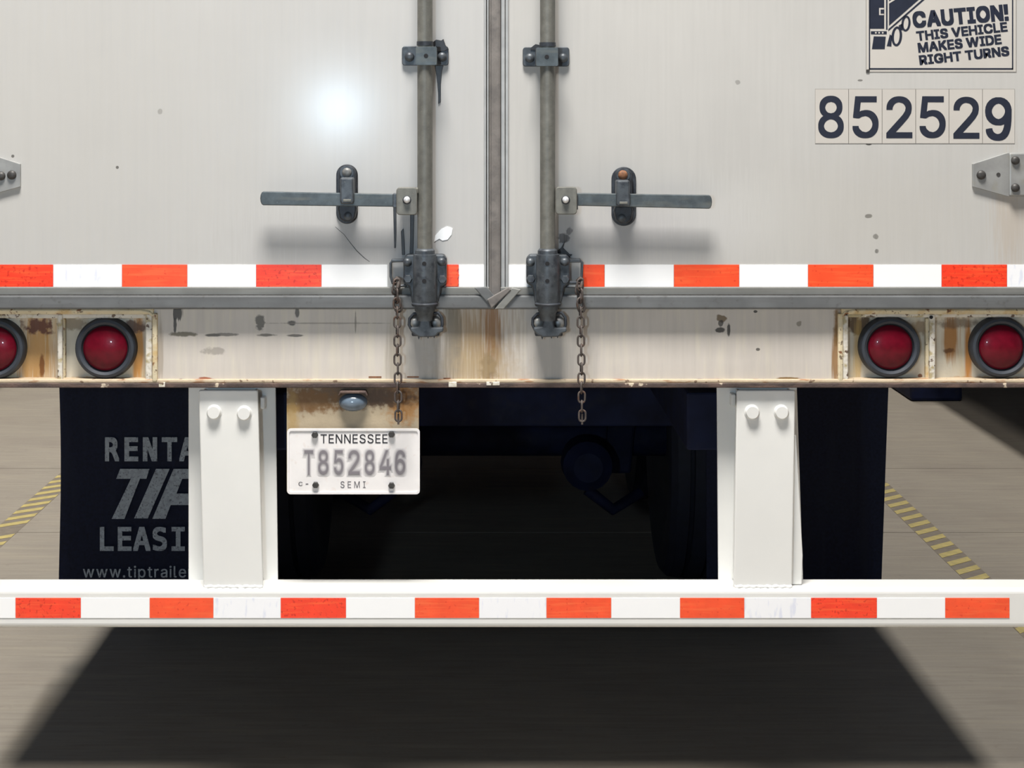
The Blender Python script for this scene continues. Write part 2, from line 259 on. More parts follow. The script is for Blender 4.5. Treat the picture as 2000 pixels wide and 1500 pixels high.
def glyphs(s, bold, track, face='s'):
    V = []; Fc = []; x = 0
    for ch in s:
        if ch == ' ': x += .17; continue
        vs, fs = glyph(ch, bold, face); a0 = min(p[0] for p in vs); a1 = max(p[0] for p in vs)
        o = len(V); V += [(p[0]-a0+x, p[1], p[2]) for p in vs]; Fc += [tuple(i+o for i in f) for f in fs]
        x += a1-a0+.075*track
    return V, Fc
def empty(name, loc, parent=None):
    o = bpy.data.objects.new(name, None); COL.objects.link(o); o.location = loc; WPOS[o] = Vector(loc); o.empty_display_size = .2
    if parent: o.parent = parent; o.matrix_parent_inverse = Matrix.Translation(-WPOS[parent])
    return o
def tag(o, label=None, cat=None, group=None, kind=None):
    for k, v in (('label', label), ('category', cat), ('group', group), ('kind', kind)):
        if v: o[k] = v
    return o
def rrect(x0, x1, z0, z1, r, n=5):
    pts = []
    for cx, cz, a0 in ((x1-r, z1-r, 0), (x0+r, z1-r, 90), (x0+r, z0+r, 180), (x1-r, z0+r, 270)):
        for k in range(n+1):
            a = math.radians(a0+90*k/n); pts.append((cx+r*math.cos(a), cz+r*math.sin(a)))
    return pts
def prrect(px0, px1, py0, py1, r, y): return rrect(X(px0, y), X(px1, y), Z(py1, y), Z(py0, y), S(r, y))

# ------------------------------------------------------------------ materials
RUST = lin(120, 66, 26); RUSTY = lin(190, 135, 42); GRIME = lin(70, 66, 60); BLACKISH = lin(50, 48, 44)
door_st_shade_l = [(640, 470, 160, 60, lin(172, 171, 172), .5, 1.0), (312, 218, 4, 5, GRIME, .5, .4, 'n'),  # the wide grey patch is the left handle's soft shadow, painted on
             (60, 250, 500, 400, lin(190, 186, 178), .4, 1.6), (25, 305, 3, 3, GRIME, .8, .3, 'n', .2), (229, 327, 3, 3, GRIME, .8, .3, 'n', .2)]
door_st_shade_r = [(1697, 422, 7, 4, BLACKISH, .9, .3, 'n', .5), (1710, 462, 5, 5, BLACKISH, .8, .3, 'n', .8), (1712, 490, 4, 5, BLACKISH, .8, .3, 'n', .8),
             (1100, 465, 12, 9, BLACKISH, .9, .3, 'n', .9), (1112, 452, 6, 8, BLACKISH, .8, .3, 'n', .9), (1440, 160, 5, 4, GRIME, .4, .4, 'n'),
             (1260, 445, 160, 55, lin(176, 174, 176), .5, 1.2), (1460, 420, 120, 60, lin(198, 197, 194), .5, 1.0), (1692, 430, 200, 90, lin(182, 178, 170), .35, 1.2),  # first patch: shade under the right handle, painted into the door colour
             (1975, 420, 30, 100, lin(180, 164, 146), .45, 1.0), (1697, 281, 6, 3, BLACKISH, .9, .3, 'n', .3), (1680, 157, 5, 2, GRIME, .7, .3, 'n', .3)]
m_doorl = mat('white_panel', lin(188, 187, 185), .5, var=.02, vs=3, streak=.10, stains_shade=door_st_shade_l, coat=.22, crough=.16, bump=.02, bscale=14, spec=.25)
m_doorr = mat('white_panel_aged', lin(189, 187, 183), .5, var=.02, vs=3, streak=.12, stains_shade=door_st_shade_r, coat=.22, crough=.17, bump=.02, bscale=14, spec=.25)
m_rod = mat('galvanised_rod', lin(118, 117, 110), .5, .25, var=.10, vs=60, layers=((lin(92, 92, 88), (60, 60, 5), .45, .75, .7), (lin(140, 136, 124), 300, .6, .7, .35)))
m_lock = mat('greasy_steel', lin(80, 85, 90), .45, .3, var=.16, vs=40, layers=((lin(44, 47, 54), 55, .5, .68, .8), (lin(110, 112, 108), 240, .62, .72, .5)))
m_dark = mat('dark_steel', lin(56, 60, 66), .5, .2, var=.16, vs=60, layers=((lin(30, 32, 38), 70, .5, .65, .7),))
m_handle = mat('blue_grey_steel', lin(84, 92, 96), .48, .3, var=.12, vs=50, layers=((lin(112, 112, 104), (12, 50, 60), .5, .7, .6), (lin(120, 130, 134), 190, .66, .74, .5)))
m_grease = mat('grease', lin(44, 44, 46), .4, var=.2, vs=60)
m_silver = mat('bright_bolt', lin(226, 226, 228), .3, .3, var=.06, vs=90)
m_boltgrey = mat('grey_bolt', lin(120, 120, 118), .5, .3, var=.15, vs=90)
m_boltdark = mat('dark_bolt', lin(66, 64, 62), .5, .2, var=.2, vs=120)
m_boltrust = mat('rusty_bolt', lin(128, 86, 58), .7, 0, var=.2, vs=150)
m_hole = mat('hole', lin(22, 22, 26), .8)
m_alu = mat('aluminium_trim', lin(172, 172, 170), .42, .2, var=.06, vs=30, streak=.2)
m_seal = mat('rubber_seal', lin(116, 111, 107), .7, var=.10, vs=25, layers=((lin(80, 78, 78), 40, .5, .75, .6), (lin(60, 58, 58), 22, .68, .72, .8)), bump=.1)
m_gasket = mat('grey_gasket', lin(104, 106, 107), .55, .1, var=.08, vs=14, layers=((lin(92, 92, 92), (5, 60, 70), .45, .7, .7), (lin(74, 72, 68), 60, .62, .75, .5)))
m_gasket2 = mat('grey_gasket_ledge', lin(126, 126, 122), .55, .1, var=.07, vs=14, layers=((lin(108, 108, 102), (5, 60, 70), .5, .72, .7),))
m_hinge = mat('hinge_steel', lin(156, 156, 154), .45, .3, var=.07, vs=30, layers=((lin(150, 146, 130), 45, .55, .75, .6),))
m_white = mat('reflective_white', (.95, .95, .95), .35, var=.0, streak=.0, coat=.3)
m_white2 = mat('reflective_white_scuffed', (.93, .93, .95), .35, var=.0, layers=((lin(214, 218, 236), (70, 70, 18), .56, .66, .6),), coat=.3)
m_red = mat('reflective_red', (.97, .085, .022), .35, var=.05, vs=30, layers=((lin(250, 110, 60), (10, 60, 160), .5, .68, .7), (lin(214, 34, 14), 130, .62, .7, .6)), coat=.3)
m_red2 = mat('reflective_red_worn', (.97, .05, .015), .35, var=.05, vs=30, layers=((lin(250, 100, 50), (10, 60, 160), .5, .68, .7), (lin(196, 30, 14), 120, .56, .66, .7)), coat=.3)
m_decal = mat('decal_film', lin(194, 189, 182), .4, var=.02, vs=8)
m_ink = mat('navy_ink', lin(34, 39, 54), .45, var=.06, vs=60)
m_line = mat('decal_edge', lin(150, 146, 140), .6)
m_patch = mat('white_residue', lin(248, 250, 252), .5, var=.02)
m_paint = mat('bumper_white', lin(226, 225, 221), .38, var=.015, vs=6, coat=.3)
sill_st = [
    (925, 660, 55, 75, lin(150, 118, 66), .75, 1.4, 's', 1.6), (960, 640, 16, 80, lin(140, 96, 44), .8, 1.0, 's', 1.2), (885, 650, 14, 90, lin(112, 100, 76), .7, .8, 's', 1.2),
    (955, 722, 14, 30, lin(88, 68, 44), .8, .6, 'n', 1.0), (930, 720, 70, 40, lin(176, 152, 112), .6, 1.2, 'n', 1.0),
    (830, 690, 50, 70, lin(168, 164, 158), .6, 1.2, 's', .8), (1075, 690, 60, 70, lin(170, 166, 160), .6, 1.2, 's', .8),
    (345, 612, 10, 14, BLACKISH, .9, .3, 's', .9), (341, 635, 3, 18, BLACKISH, .9, .3, 'n', .7), (358, 653, 24, 5, lin(110, 104, 88), .95, .4, 'n', .8),
    (415, 655, 14, 3, BLACKISH, .85, .4, 'n', .5), (440, 654, 24, 3, lin(96, 92, 86), .8, .4, 'n', .8), (508, 630, 9, 14, lin(96, 92, 84), .9, .3, 'n', 1.0),
    (520, 655, 18, 3, lin(86, 82, 74), .85, .4, 'n', .6), (569, 632, 9, 5, BLACKISH, .85, .4, 'n', .8), (577, 656, 15, 2.5, lin(86, 82, 74), .85, .4, 'n', .5),
    (580, 610, 4, 10, BLACKISH, .8, .4, 'n', .6), (640, 632, 120, 1.6, lin(140, 132, 122), .6, .4, 'n', .6), (420, 686, 22, 7, lin(140, 132, 124), .6, .4, 'n', 1.0),
    (400, 741, 14, 4, lin(150, 72, 30), .9, .4, 'n', .6), (694, 630, 1.6, 22, lin(110, 104, 94), .7, .4, 'n', .4),
    (1409, 622, 9, 7, lin(110, 92, 66), .9, .3, 'n', .9), (1408, 645, 9, 5, BLACKISH, .9, .3, 'n', .7), (1424, 645, 3.5, 12, BLACKISH, .9, .3, 'n', .4), (1408, 632, 5, 6, BLACKISH, .8, .3, 'n', .8),
    (1476, 609, 4, 3, BLACKISH, .9, .3, 'n', .4), (1481, 683, 4, 3, BLACKISH, .8, .3, 'n', .4), (1562, 633, 5, 6, lin(120, 112, 96), .7, .3, 'n', .9), (1541, 740, 22, 3, lin(120, 90, 40), .9, .4, 'n', .4),
    (1634, 690, 8, 70, lin(140, 98, 40), .85, .6, 's', .9), (1640, 640, 9, 40, lin(120, 90, 46), .8, .6, 'n', .9), (312, 690, 6, 60, lin(150, 136, 118), .6, .6, 's', .8),
    (770, 690, 14, 80, lin(176, 164, 146), .6, .8, 's', .9)]
m_sill = mat('dirty_white_paint', lin(206, 198, 189), .45, var=.03, vs=6, streak=.2, stains_shade=sill_st,
             layers=((lin(216, 208, 190), (60, 60, 6), .5, .7, .5),), bump=.04, bscale=60)
m_cream = mat('chipped_cream_paint', lin(214, 200, 168), .5, var=.06, vs=14, layers=((lin(196, 160, 96), 30, .5, .66, .7), (RUST, 46, .6, .66, .9), (lin(84, 60, 44), 90, .62, .66, .8)), bump=.3, bscale=90)
m_edge = mat('chipped_white_edge', lin(216, 210, 198), .5, var=.06, vs=20, layers=((lin(168, 150, 100), 50, .52, .64, .8), (lin(86, 60, 40), 75, .59, .63, .9)), bump=.4, bscale=110)
m_lip = mat('rusty_lip', lin(78, 64, 60), .7, var=.15, vs=30, layers=((lin(108, 86, 76), (16, 40, 60), .48, .66, .8), (lin(206, 190, 168), 30, .66, .69, .9)), bump=.3)
m_rim = mat('cream_rim', lin(190, 172, 146), .5, var=.05, vs=24, layers=((lin(150, 100, 60), (24, 60, 120), .56, .66, .8), (lin(90, 62, 44), 60, .63, .67, .8)), bump=.2)
box_st = [(75, 690, 34, 80, RUSTY, .8, .9, 's', 1.1, .04), (78, 635, 26, 16, lin(96, 52, 34), .95, .5, 'n', 1.2, .04), (84, 715, 5, 22, lin(120, 70, 20), .9, .5, 'n', .5, .04),
          (272, 680, 11, 70, lin(204, 140, 50), .9, .6, 's', .7, .04), (262, 637, 30, 12, lin(92, 62, 44), .9, .5, 'n', 1.0, .04), (150, 632, 26, 12, lin(130, 110, 80), .7, .5, 'n', 1.0, .04),
          (200, 741, 80, 6, lin(210, 150, 60), .8, .5, 'n', .8, .04), (205, 740, 16, 8, lin(90, 60, 20), .8, .5, 'n', .6, .04),
          (1676, 632, 34, 18, lin(86, 64, 36), .95, .6, 'n', 1.2, .04), (1674, 690, 8, 60, lin(196, 160, 90), .7, .8, 's', .8, .04), (1790, 640, 30, 14, lin(140, 110, 70), .7, .6, 'n', 1.0, .04),
          (1855, 660, 14, 40, lin(168, 112, 40), .9, .6, 's', .8, .04), (1889, 690, 7, 62, lin(190, 124, 40), .9, .6, 's', .5, .04), (1850, 684, 10, 5, lin(110, 70, 34), .9, .4, 'n', .8, .04),
          (1930, 740, 90, 6, lin(196, 140, 70), .7, .6, 'n', .8, .04), (1870, 630, 40, 10, lin(100, 80, 60), .7, .6, 'n', 1.0, .04), (1795, 733, 4, 4, RUST, .9, .4, 'n', .4, .04)]
m_box = mat('stained_cream_paint', lin(214, 206, 188), .5, var=.05, vs=12, streak=.2, stains_shade=box_st, layers=((lin(204, 178, 120), (30, 30, 5), .5, .7, .6),), bump=.06)
m_rubber = mat('black_rubber', lin(50, 55, 63), .55, var=.06, vs=40, bump=.05)
m_lens = mat('red_lens', (.125, .003, .012), .3, var=.1, vs=60, spec=.15, coat=.25, crough=.06, bump=.05, bscale=400)
m_chain = mat('rusty_chain', lin(84, 76, 72), .65, .2, var=.15, vs=80, layers=((lin(92, 64, 48), 60, .54, .66, .7), (lin(52, 48, 48), 110, .55, .66, .7)))
m_plate = mat('plate_white', lin(236, 232, 230), .4, var=.02, vs=16, layers=((lin(222, 208, 200), 60, .58, .72, .5),))
m_ink2 = mat('black_ink', lin(34, 32, 38), .5)
m_ink3 = mat('grey_ink', lin(96, 92, 96), .5)
m_blur = [mat('soft_grey_ink', tuple(a*(1-t)+b*t for a, b in zip(lin(236, 232, 230)[:3], lin(118, 112, 118)[:3])), .45, var=.0) for t in (.14, .28, .44, .6, .78, .95)]
brk_st = [(690, 768, 150, 26, lin(92, 64, 36), .9, .7, 'n', 1.2, .01), (600, 785, 60, 22, lin(120, 84, 40), .85, .6, 'n', 1.2, .01), (790, 790, 34, 34, lin(170, 118, 54), .8, .8, 'n', 1.1, .01), (755, 778, 50, 16, lin(80, 58, 40), .85, .6, 'n', 1.2, .01),
          (570, 810, 12, 40, lin(170, 140, 84), .7, .8, 'n', .8, .01)]
m_brk = mat('stained_bracket', lin(178, 162, 136), .55, var=.05, vs=20, stains_shade=brk_st, bump=.1)
m_glass = mat('lamp_glass', lin(98, 112, 126), .2, var=.1, vs=40, coat=.4)
m_flap = mat('black_flap_rubber', lin(15, 21, 42), .7, var=.14, vs=120, layers=((lin(28, 34, 50), (26, 26, 3), .5, .8, .5),), spec=.2, bump=.25, bscale=160)
m_print = mat('worn_grey_print', lin(150, 158, 166), .7, var=.12, vs=70, layers=((lin(80, 84, 92), 160, .56, .66, .8),))
m_under = mat('black_chassis', lin(17, 24, 50), .7, spec=.2, var=.2, vs=14, layers=((lin(34, 36, 46), 22, .56, .7, .5),))
m_tire = mat('tire_rubber', lin(15, 20, 36), .75, var=.15, vs=30)
m_deck = mat('oak_deck', lin(140, 125, 106), .7, var=.1)
m_body = mat('trailer_white', lin(214, 213, 210), .4, var=.02, vs=3)
m_conc = mat('concrete', lin(150, 141, 127), .62, var=.05, vs=.8, layers=((lin(128, 118, 106), (5, 60, 1), .42, .7, .5), (lin(168, 156, 136), (2, 26, 1), .5, .72, .45), (lin(104, 94, 84), 26, .62, .8, .35), (lin(126, 114, 104), 3, .5, .75, .35), (lin(172, 160, 134), 60, .6, .75, .3)), bump=.15, bscale=60)
m_joint = mat('joint_filler', lin(96, 88, 78), .8, var=.1)
m_yellow = mat('worn_yellow_paint', lin(190, 172, 104), .6, var=.08, vs=30, layers=((lin(168, 150, 110), 50, .56, .7, .7),))
m_tapegrey = mat('worn_tape', lin(126, 115, 100), .6, var=.08, vs=30)
m_wall = mat('hall_wall', lin(140, 154, 182), .8, var=.04, vs=1)
m_ceil = mat('hall_ceiling', lin(104, 114, 134), .85, var=.03, vs=1)
m_adj = mat('dark_blue_trailer', lin(34, 38, 58), .5, var=.05, vs=3)

# ------------------------------------------------------------------ the hall
fl_y = [-14, -8, -2.6, floor_pt(0, 1040)[1], floor_pt(0, 915)[1], 9.5, 15, 24]
fo = MB().box(-12, 12, -14, 24, -.3, -.012).build('floor', m_joint); tag(fo, kind='structure')
xs = [-12, -6.1, 5.7, 12]
for i in range(len(fl_y)-1):
    for j in range(len(xs)-1):
        MB().box(xs[j]+.003, xs[j+1]-.003, fl_y[i]+.003, fl_y[i+1]-.003, -.06, 0).build('slab', m_conc, fo)
for n, b in (('wall_back', (-12, 12, 24, 24.2, -.1, 8)), ('wall_front', (-12, 12, -14.2, -14, -.1, 8)), ('wall_left', (-12.2, -12, -14, 24, -.1, 8)), ('wall_right', (12, 12.2, -14, 24, -.1, 8))):
    tag(MB().box(*b).build(n, m_wall), kind='structure')
tag(MB().box(-12.2, 12.2, -14.2, 24.2, 8, 8.2).build('ceiling', m_ceil), kind='structure')

# ------------------------------------------------------------------ the trailer
TC = X(970)                                   # centre line of the trailer
TW = 1.30
T = empty('semi_trailer', (TC, 6.5, 0)); tag(T, 'white box trailer seen square from behind, dirty sill, red and white tape', 'trailer')
yb, yt = Z(560), 3.95
def tape(parent, segs, py0, py1, yf, t=.0012):
    for i, (a, b, k) in enumerate(segs):
        m = {'r': m_red, 'R': m_red2, 'w': m_white, 'W': m_white2}[k]
        if isinstance(a, tuple): a = a
        MB().pbox(a+.4, b-.4, py0, py1, yf-t, yf).build('tape_segment', m, parent)

# --- doors
dl = MB().box(TC-TW+.03, X(948), 0, .05, Z(566), yt).build('door', m_doorl, T)
dr = MB().box(X(990), TC+TW-.03, 0, .05, Z(566), yt).build('door', m_doorr, T)
tape(dl, [(-80, 104, 'R'), (104, 238, 'W'), (238, 366, 'r'), (366, 500, 'w'), (500, 628, 'R'), (628, 757, 'w'), (870, 896, 'R'), (896, 946, 'w')], 517, 560, 0)
tape(dr, [(992, 1032, 'w'), (1137, 1181, 'r'), (1181, 1316, 'w'), (1316, 1444, 'r'), (1444, 1578, 'w'), (1578, 1706, 'r'), (1706, 1839, 'w'), (1839, 1967, 'R'), (1967, 2070, 'W')], 517, 560, 0)
MB().pprism([(871, 519), (893, 517), (896, 523), (892, 530), (897, 537), (893, 545), (896, 552), (893, 559), (871, 559)], -.0024, -.0013).build('torn_tape_edge', m_red, dl)
# edge trims and centre seal
for p0, p1, d, par in ((945.5, 949.5, -.006, dl), (951, 954.5, -.008, dl), (978.5, 986, -.010, dr), (987, 993, -.006, dr)):
    MB().box(X(p0), X(p1), d, .01, Z(562), yt).build('edge_trim', m_alu, par, bevel=.001)
cs = MB().box(X(955), X(978), -.016, .03, Z(602), yt).build('center_seal', m_seal, T, bevel=.005)
for p0, p1 in ((956.5, 959), (974, 976.5)):
    MB().box(X(p0), X(p1), -.0185, -.012, Z(578), yt).build('seal_rib', m_seal, cs, bevel=.001)
# bottom gasket: a ledge and a rounded lip, left and right
for a, b in ((-130, 968), (972, 2062)):
    g = MB().pbox(a, b, 577, 604, -.024, .03).build('bottom_gasket', m_gasket, T, bevel=.004)
    MB().pbox(a, b, 561, 577.5, -.012, .03).build('gasket_ledge', m_gasket2, g, bevel=.002)
    MB().pbox(a, b, 575.6, 578, -.021, -.01).build('gasket_groove', m_boltdark, g)
MB().pprism([(966, 604), (1000, 562), (1018, 566), (984, 604)], -.029, -.02).build('seal_flap', m_gasket2, cs, bevel=.002)
MB().pprism([(926, 562), (950, 560), (976, 588), (962, 603)], -.027, -.018).build('seal_flap', m_gasket, cs, bevel=.002)
MB().pprism([(951, 585), (993, 561), (999, 566), (960, 603)], -.031, -.02).build('seal_flap', m_seal, cs, bevel=.002)

def bolt(parent, px, py, rpx, yf, h=.008, m=None, hexa=False, name='bolt'):
    y = yf-h; r = S(rpx, y); c = (X(px, y), yf, Z(py, y))
    if hexa: o = MB().lathe(c, [(r, 0), (r, -h*.8), (r*.85, -h)], n=6)
    else: o = MB().lathe(c, [(r, 0), (r*.97, -h*.4), (r*.75, -h*.8), (r*.35, -h)], n=18)
    return o.build(name, m or m_lock, parent, smooth=35)
def washer(parent, px, py, rpx, yf, m): return MB().lathe((X(px, yf), yf, Z(py, yf)), [(S(rpx), 0), (S(rpx), -.002)], n=24).build('washer', m, parent, smooth=35)
def hole(mb, px, py, rpx, y, m=1): mb.lathe((X(px, y), y, Z(py, y)), [(S(rpx), 0), (S(rpx), -.0006)], n=14, m=m)

RY = -.046; RR = .0172
def lockset(par, s, cx, hub, bar, hasp, brk, rod_x):
    """lock rod with its bearing, handle, hasp and cam housing; s = -1 left door, 1 right door"""
    rx = X(rod_x, RY)
    MB().lathe((rx, RY, 0), [(RR, Z(500, RY)), (RR, yt-.05)], 'z', 24).build('lock_rod', m_rod, par, smooth=40)
    MB().lathe((rx, RY, 0), [(RR*1.02, Z(497, RY)), (RR*1.32, Z(496, RY)), (RR*1.3, Z(489, RY)), (RR*1.12, Z(486, RY)), (RR, Z(485, RY))], 'z', 24).build('rod_collar', m_lock, par, smooth=35)
    # upper bearing bracket
    x0, x1, y0, y1, c0, c1 = brk
    MB().prism(prrect(x0, x1, y0, y1, 6, -.008), -.008, 0).build('rod_bracket', m_lock, par, bevel=.0015)
    mb = MB().prism(prrect(c0, c1, y0+1, y1-1, 3, -.068), -.068, -.006)
    hole(mb, (c0+c1)/2-.5, (y0+y1)/2, 4.2, -.0681); mb.build('rod_clamp', [m_handle, m_hole], par, bevel=.002)
    for bx in ((x0+c0)/2+1, (x1+c1)/2-1): bolt(par, bx, (y0+y1)/2+2, 9.5, -.008, .010, m_lock)
    MB().lathe((rx, RY, 0), [(RR*1.08, Z(y0-9, RY)), (RR*1.1, Z(y0-1, RY))], 'z', 24).build('rod_bushing', m_dark, par, smooth=35)
    # handle hub on the rod
    hx0, hx1, hy0, hy1 = hub
    hp = prrect(hx0, hx1, hy0, hy1, 7, -.066)
    MB().prism(hp, -.066, -.052).build('handle_hub', m_rod, par, bevel=.002)
    MB().prism(prrect(hx0+3, hx1-2, hy0+4, hy1-4, 5, -.03), -.030, -.016).build('handle_hub', m_dark, par, bevel=.002)
    MB().pbox(min(hx0, hx1)+2 if s > 0 else hx1-12, hx0+14 if s > 0 else hx1+2, hy0+1, hy0+12, -.060, -.03).build('hub_web', m_rod, par, bevel=.002)
    bxx = (hx0+hx1)/2+(-1 if s > 0 else 0)
    bolt(par, bxx, 391, 8.5, -.066, .004, m_dark, name='pivot_washer'); bolt(par, bxx, 390.5, 6.6, -.069, .008, m_silver, name='pivot_pin')
    # bar
    (bx0, by0, by1), (bx1, by2, by3) = bar
    yb_ = -.05; n = 6; pts = []
    if s < 0:
        pts = [(bx1, by2), (bx1, by3)]+[(bx0+6-6*math.sin(math.pi*k/n), (by0+by1)/2+(by1-by0)/2*math.cos(math.pi*k/n)) for k in range(n+1)]
    else:
        pts = [(bx0, by1), (bx0, by0)]+[(bx1-6+6*math.sin(math.pi*k/n), (by2+by3)/2-(by3-by2)/2*math.cos(math.pi*k/n)) for k in range(n+1)]
    MB().pprism(pts, yb_, yb_+.012).build('handle', m_handle, par, bevel=.002)
    jx = (bx1-4, bx1+6) if s < 0 else (bx0-6, bx0+4)
    MB().pbox(jx[0], jx[1], by2-1, by3+2, -.056, -.032).build('handle_joint', m_lock, par, bevel=.002)
    # hasp: base plate, keeper strap over the bar, lower tongue
    hc, ht, hb, hw = hasp
    base = rrect(X(hc-hw), X(hc+hw), Z(hb), Z(ht), S(hw)*.98, 10)
    MB().prism(base, -.006, 0).build('hasp_plate', m_dark, par, bevel=.002)
    up = rrect(X(hc-17, -.02), X(hc+17, -.02), Z(ht+72, -.02), Z(ht+3, -.02), S(15), 8)
    MB().prism(up, -.02, -.006).build('hasp_body', m_dark, par, bevel=.004)
    MB().pprism([(hc-14, ht+26), (hc+12, ht+26), (hc+13, ht+72), (hc+11, ht+78), (hc-12, ht+78), (hc-14, ht+72)], -.064, -.02).build('hasp_strap', m_lock, par, bevel=.004)
    MB().pbox(hc-8, hc+8, ht+68, ht+73, -.067, -.06).build('hasp_lug', m_rod, par, bevel=.001)
    MB().pprism([(hc-16, ht+76), (hc+16, ht+76), (hc+19, ht+86), (hc+15, hb-10), (hc+6, hb-4), (hc-6, hb-4), (hc-15, hb-10), (hc-19, ht+86)], -.034, -.006).build('hasp_tongue', m_dark, par, bevel=.004)
    washer(par, hc-1, ht+16, 13, -.02, m_lock)
    bolt(par, hc-1, ht+16, 9.5, -.022, .008, m_boltgrey if s < 0 else m_boltrust)
    bolt(par, hc+(1 if s < 0 else -3), hb-15, 8, -.034, .005, m_lock)
    # cam housing at the door foot
    c = cx
    pl = [(c-42, 505), (c-35, 497), (c+37, 497), (c+43, 505), (c+43, 553), (c+33, 561), (c+30, 575), (c+26, 592), (c-25, 592), (c-28, 572), (c-31, 560), (c-42, 553)]
    MB().pprism(pl, -.03, -.001).build('cam_housing', m_lock, par, bevel=.004)
    mb = MB().lathe((X(c, RY), RY, 0), [(.0255, Z(592, RY)), (.0265, Z(586, RY)), (.0265, Z(505, RY)), (.0255, Z(496.5, RY)), (.02, Z(495, RY))], 'z', 28)
    hole(mb, c-1, 515, 4.2, RY-.0266); hole(mb, c-1, 549, 4.2, RY-.0266)
    mb.build('cam_barrel', [m_lock, m_hole], par, smooth=40)
    MB().lathe((X(c, RY), RY, 0), [(.029, Z(597, RY)), (.030, Z(593, RY)), (.0255, Z(590, RY))], 'z', 28).build('barrel_rim', m_dark, par, smooth=40)
    for dx, dy in ((-34, 513), (33, 512), (-33, 545), (34, 546)): bolt(par, c+dx, dy, 8.6, -.03, .010, m_lock, hexa=dy > 530)
    MB().lathe((X(c, RY), RY, 0), [(.017, Z(626, RY)), (.019, Z(612, RY)), (.023, Z(606, RY)), (.0225, Z(594, RY))], 'z', 24).build('cam_neck', m_lock, par, smooth=40)
    return rx
lockset(dl, -1, 829.5, (774, 815, 366, 420), ((508, 374, 401), (771, 379, 404)), (678, 321, 437, 21), (785, 876, 90, 128, 812, 853), 830)
lockset(dr, 1, 1070, (1085, 1127, 365, 419), ((1125, 377, 402), (1391, 381, 408)), (1218, 326, 441, 24), (1021, 1112, 92, 130, 1047, 1090), 1069.5)

# wire loops beside the housings that hold the chains
def wire(par, pts, y, r=.0032): MB().tube([(X(a, y), y, Z(b, y)) for a, b in pts], r, 8).build('hook_loop', m_lock, par, smooth=50)
wire(dl, [(790, 509), (766, 510), (763, 514), (763, 540), (767, 553), (780, 559), (792, 557)], -.018)
wire(dr, [(1106, 510), (1133, 508), (1137, 513), (1136, 544), (1130, 553), (1108, 553)], -.018)
MB().pbox(1106, 1134, 505, 513, -.024, -.008).build('hook_arm', m_lock, dr, bevel=.002)
MB().pbox(764, 790, 506, 512, -.024, -.008).build('hook_arm', m_lock, dl, bevel=.002)
MB().pbox(1108, 1128, 549, 555, -.024, -.012).build('hook_arm', m_lock, dr, bevel=.002)

# grease drips below the fittings
def drip(par, pts, t=.003, y=0.0): MB().pprism(pts, y-t, y).build('grease_drip', m_grease, par, bevel=.0008)
drip(dl, [(849, 128), (866, 128), (863, 140), (861, 165), (861, 200), (856, 203), (856, 180), (853, 150)])
drip(dl, [(846, 82), (852, 77), (862, 79), (866, 76), (870, 88), (876, 95), (868, 100), (850, 100)], .012)
drip(dl, [(768, 404), (774, 404), (774, 450), (773, 484), (770, 485), (769, 450)])
drip(dl, [(783, 452), (788, 446), (790, 470), (791, 498), (785, 498)])
drip(dl, [(801, 418), (809, 418), (808, 460), (807, 495), (800, 495), (801, 460)])
drip(dr, [(1038, 92), (1046, 86), (1055, 88), (1055, 98), (1036, 98)], .01)
drip(dr, [(1086, 492), (1096, 484), (1104, 470), (1100, 484), (1112, 496), (1118, 497), (1110, 504), (1092, 500)], .004)
MB().pprism([(848, 472), (850, 460), (862, 447), (874, 442), (884, 446), (882, 458), (874, 468), (864, 470), (858, 466)], -.0012, 0).build('paint_patch', m_patch, dl)

MB().tube([(X(a), -.0002, Z(b)) for a, b in ((655, 443), (672, 458), (684, 474), (697, 490), (712, 504), (722, 511))], [.0003, .0005, .0006, .0008, .0006, .0003], 6).build('scratch', m_boltdark, dl)
# hinges at both outer edges
def hinge(par, s, ref):
    f = lambda p: ref+s*p
    MB().pprism([(f(0), 320), (f(62), 300), (f(69), 298), (f(160), 298), (f(160), 384), (f(69), 384), (f(0), 365)], -.008, 0).build('hinge', m_hinge, par, bevel=.0012)
    MB().pprism([(f(72), 299), (f(160), 299), (f(160), 383), (f(72), 383)], -.016, -.008).build('hinge_leaf', m_hinge, par, bevel=.003)
    bolt(par, f(18), 342, 9.2, -.008, .007, m_boltdark)
    for py in (313.5, 367): bolt(par, f(85), py, 8.5, -.016, .008, m_boltdark)
    b = MB(); hole(b, f(50), 341, 4, -.0082, 0); b.build('hinge_dimple', m_boltdark, par)
hinge(dr, 1, 1900); hinge(dl, -1, 39.5)
bolt(dl, 0, 344, 9, -.008, .008, m_boltdark)

# unit number: six separate stickers
xe = [1592, 1657.5, 1723, 1788.5, 1853.5, 1919, 1982]
dg = [('8', 1598, 1648, 187, 270), ('5', 1665, 1716, 188, 270), ('2', 1731, 1782, 188, 270), ('5', 1796, 1847, 188, 270), ('2', 1862, 1913, 189, 271), ('9', 1924, 1976, 190, 275)]
for i, (ch, a, b, c, d) in enumerate(dg):
    mb = MB().pbox(xe[i]-.2, xe[i+1]+.2, 173.5, 281, -.0005, 0, m=2).pbox(xe[i]+.6, xe[i+1]-.6, 174.6, 280, -.0008, -.0004)
    mb.ptext(ch, a, b, c, d, -.0011, bold=.010, m=1)
    tag(mb.build('number_sticker', [m_decal, m_ink, m_line], dr), 'white sticker with a dark blue digit '+ch)

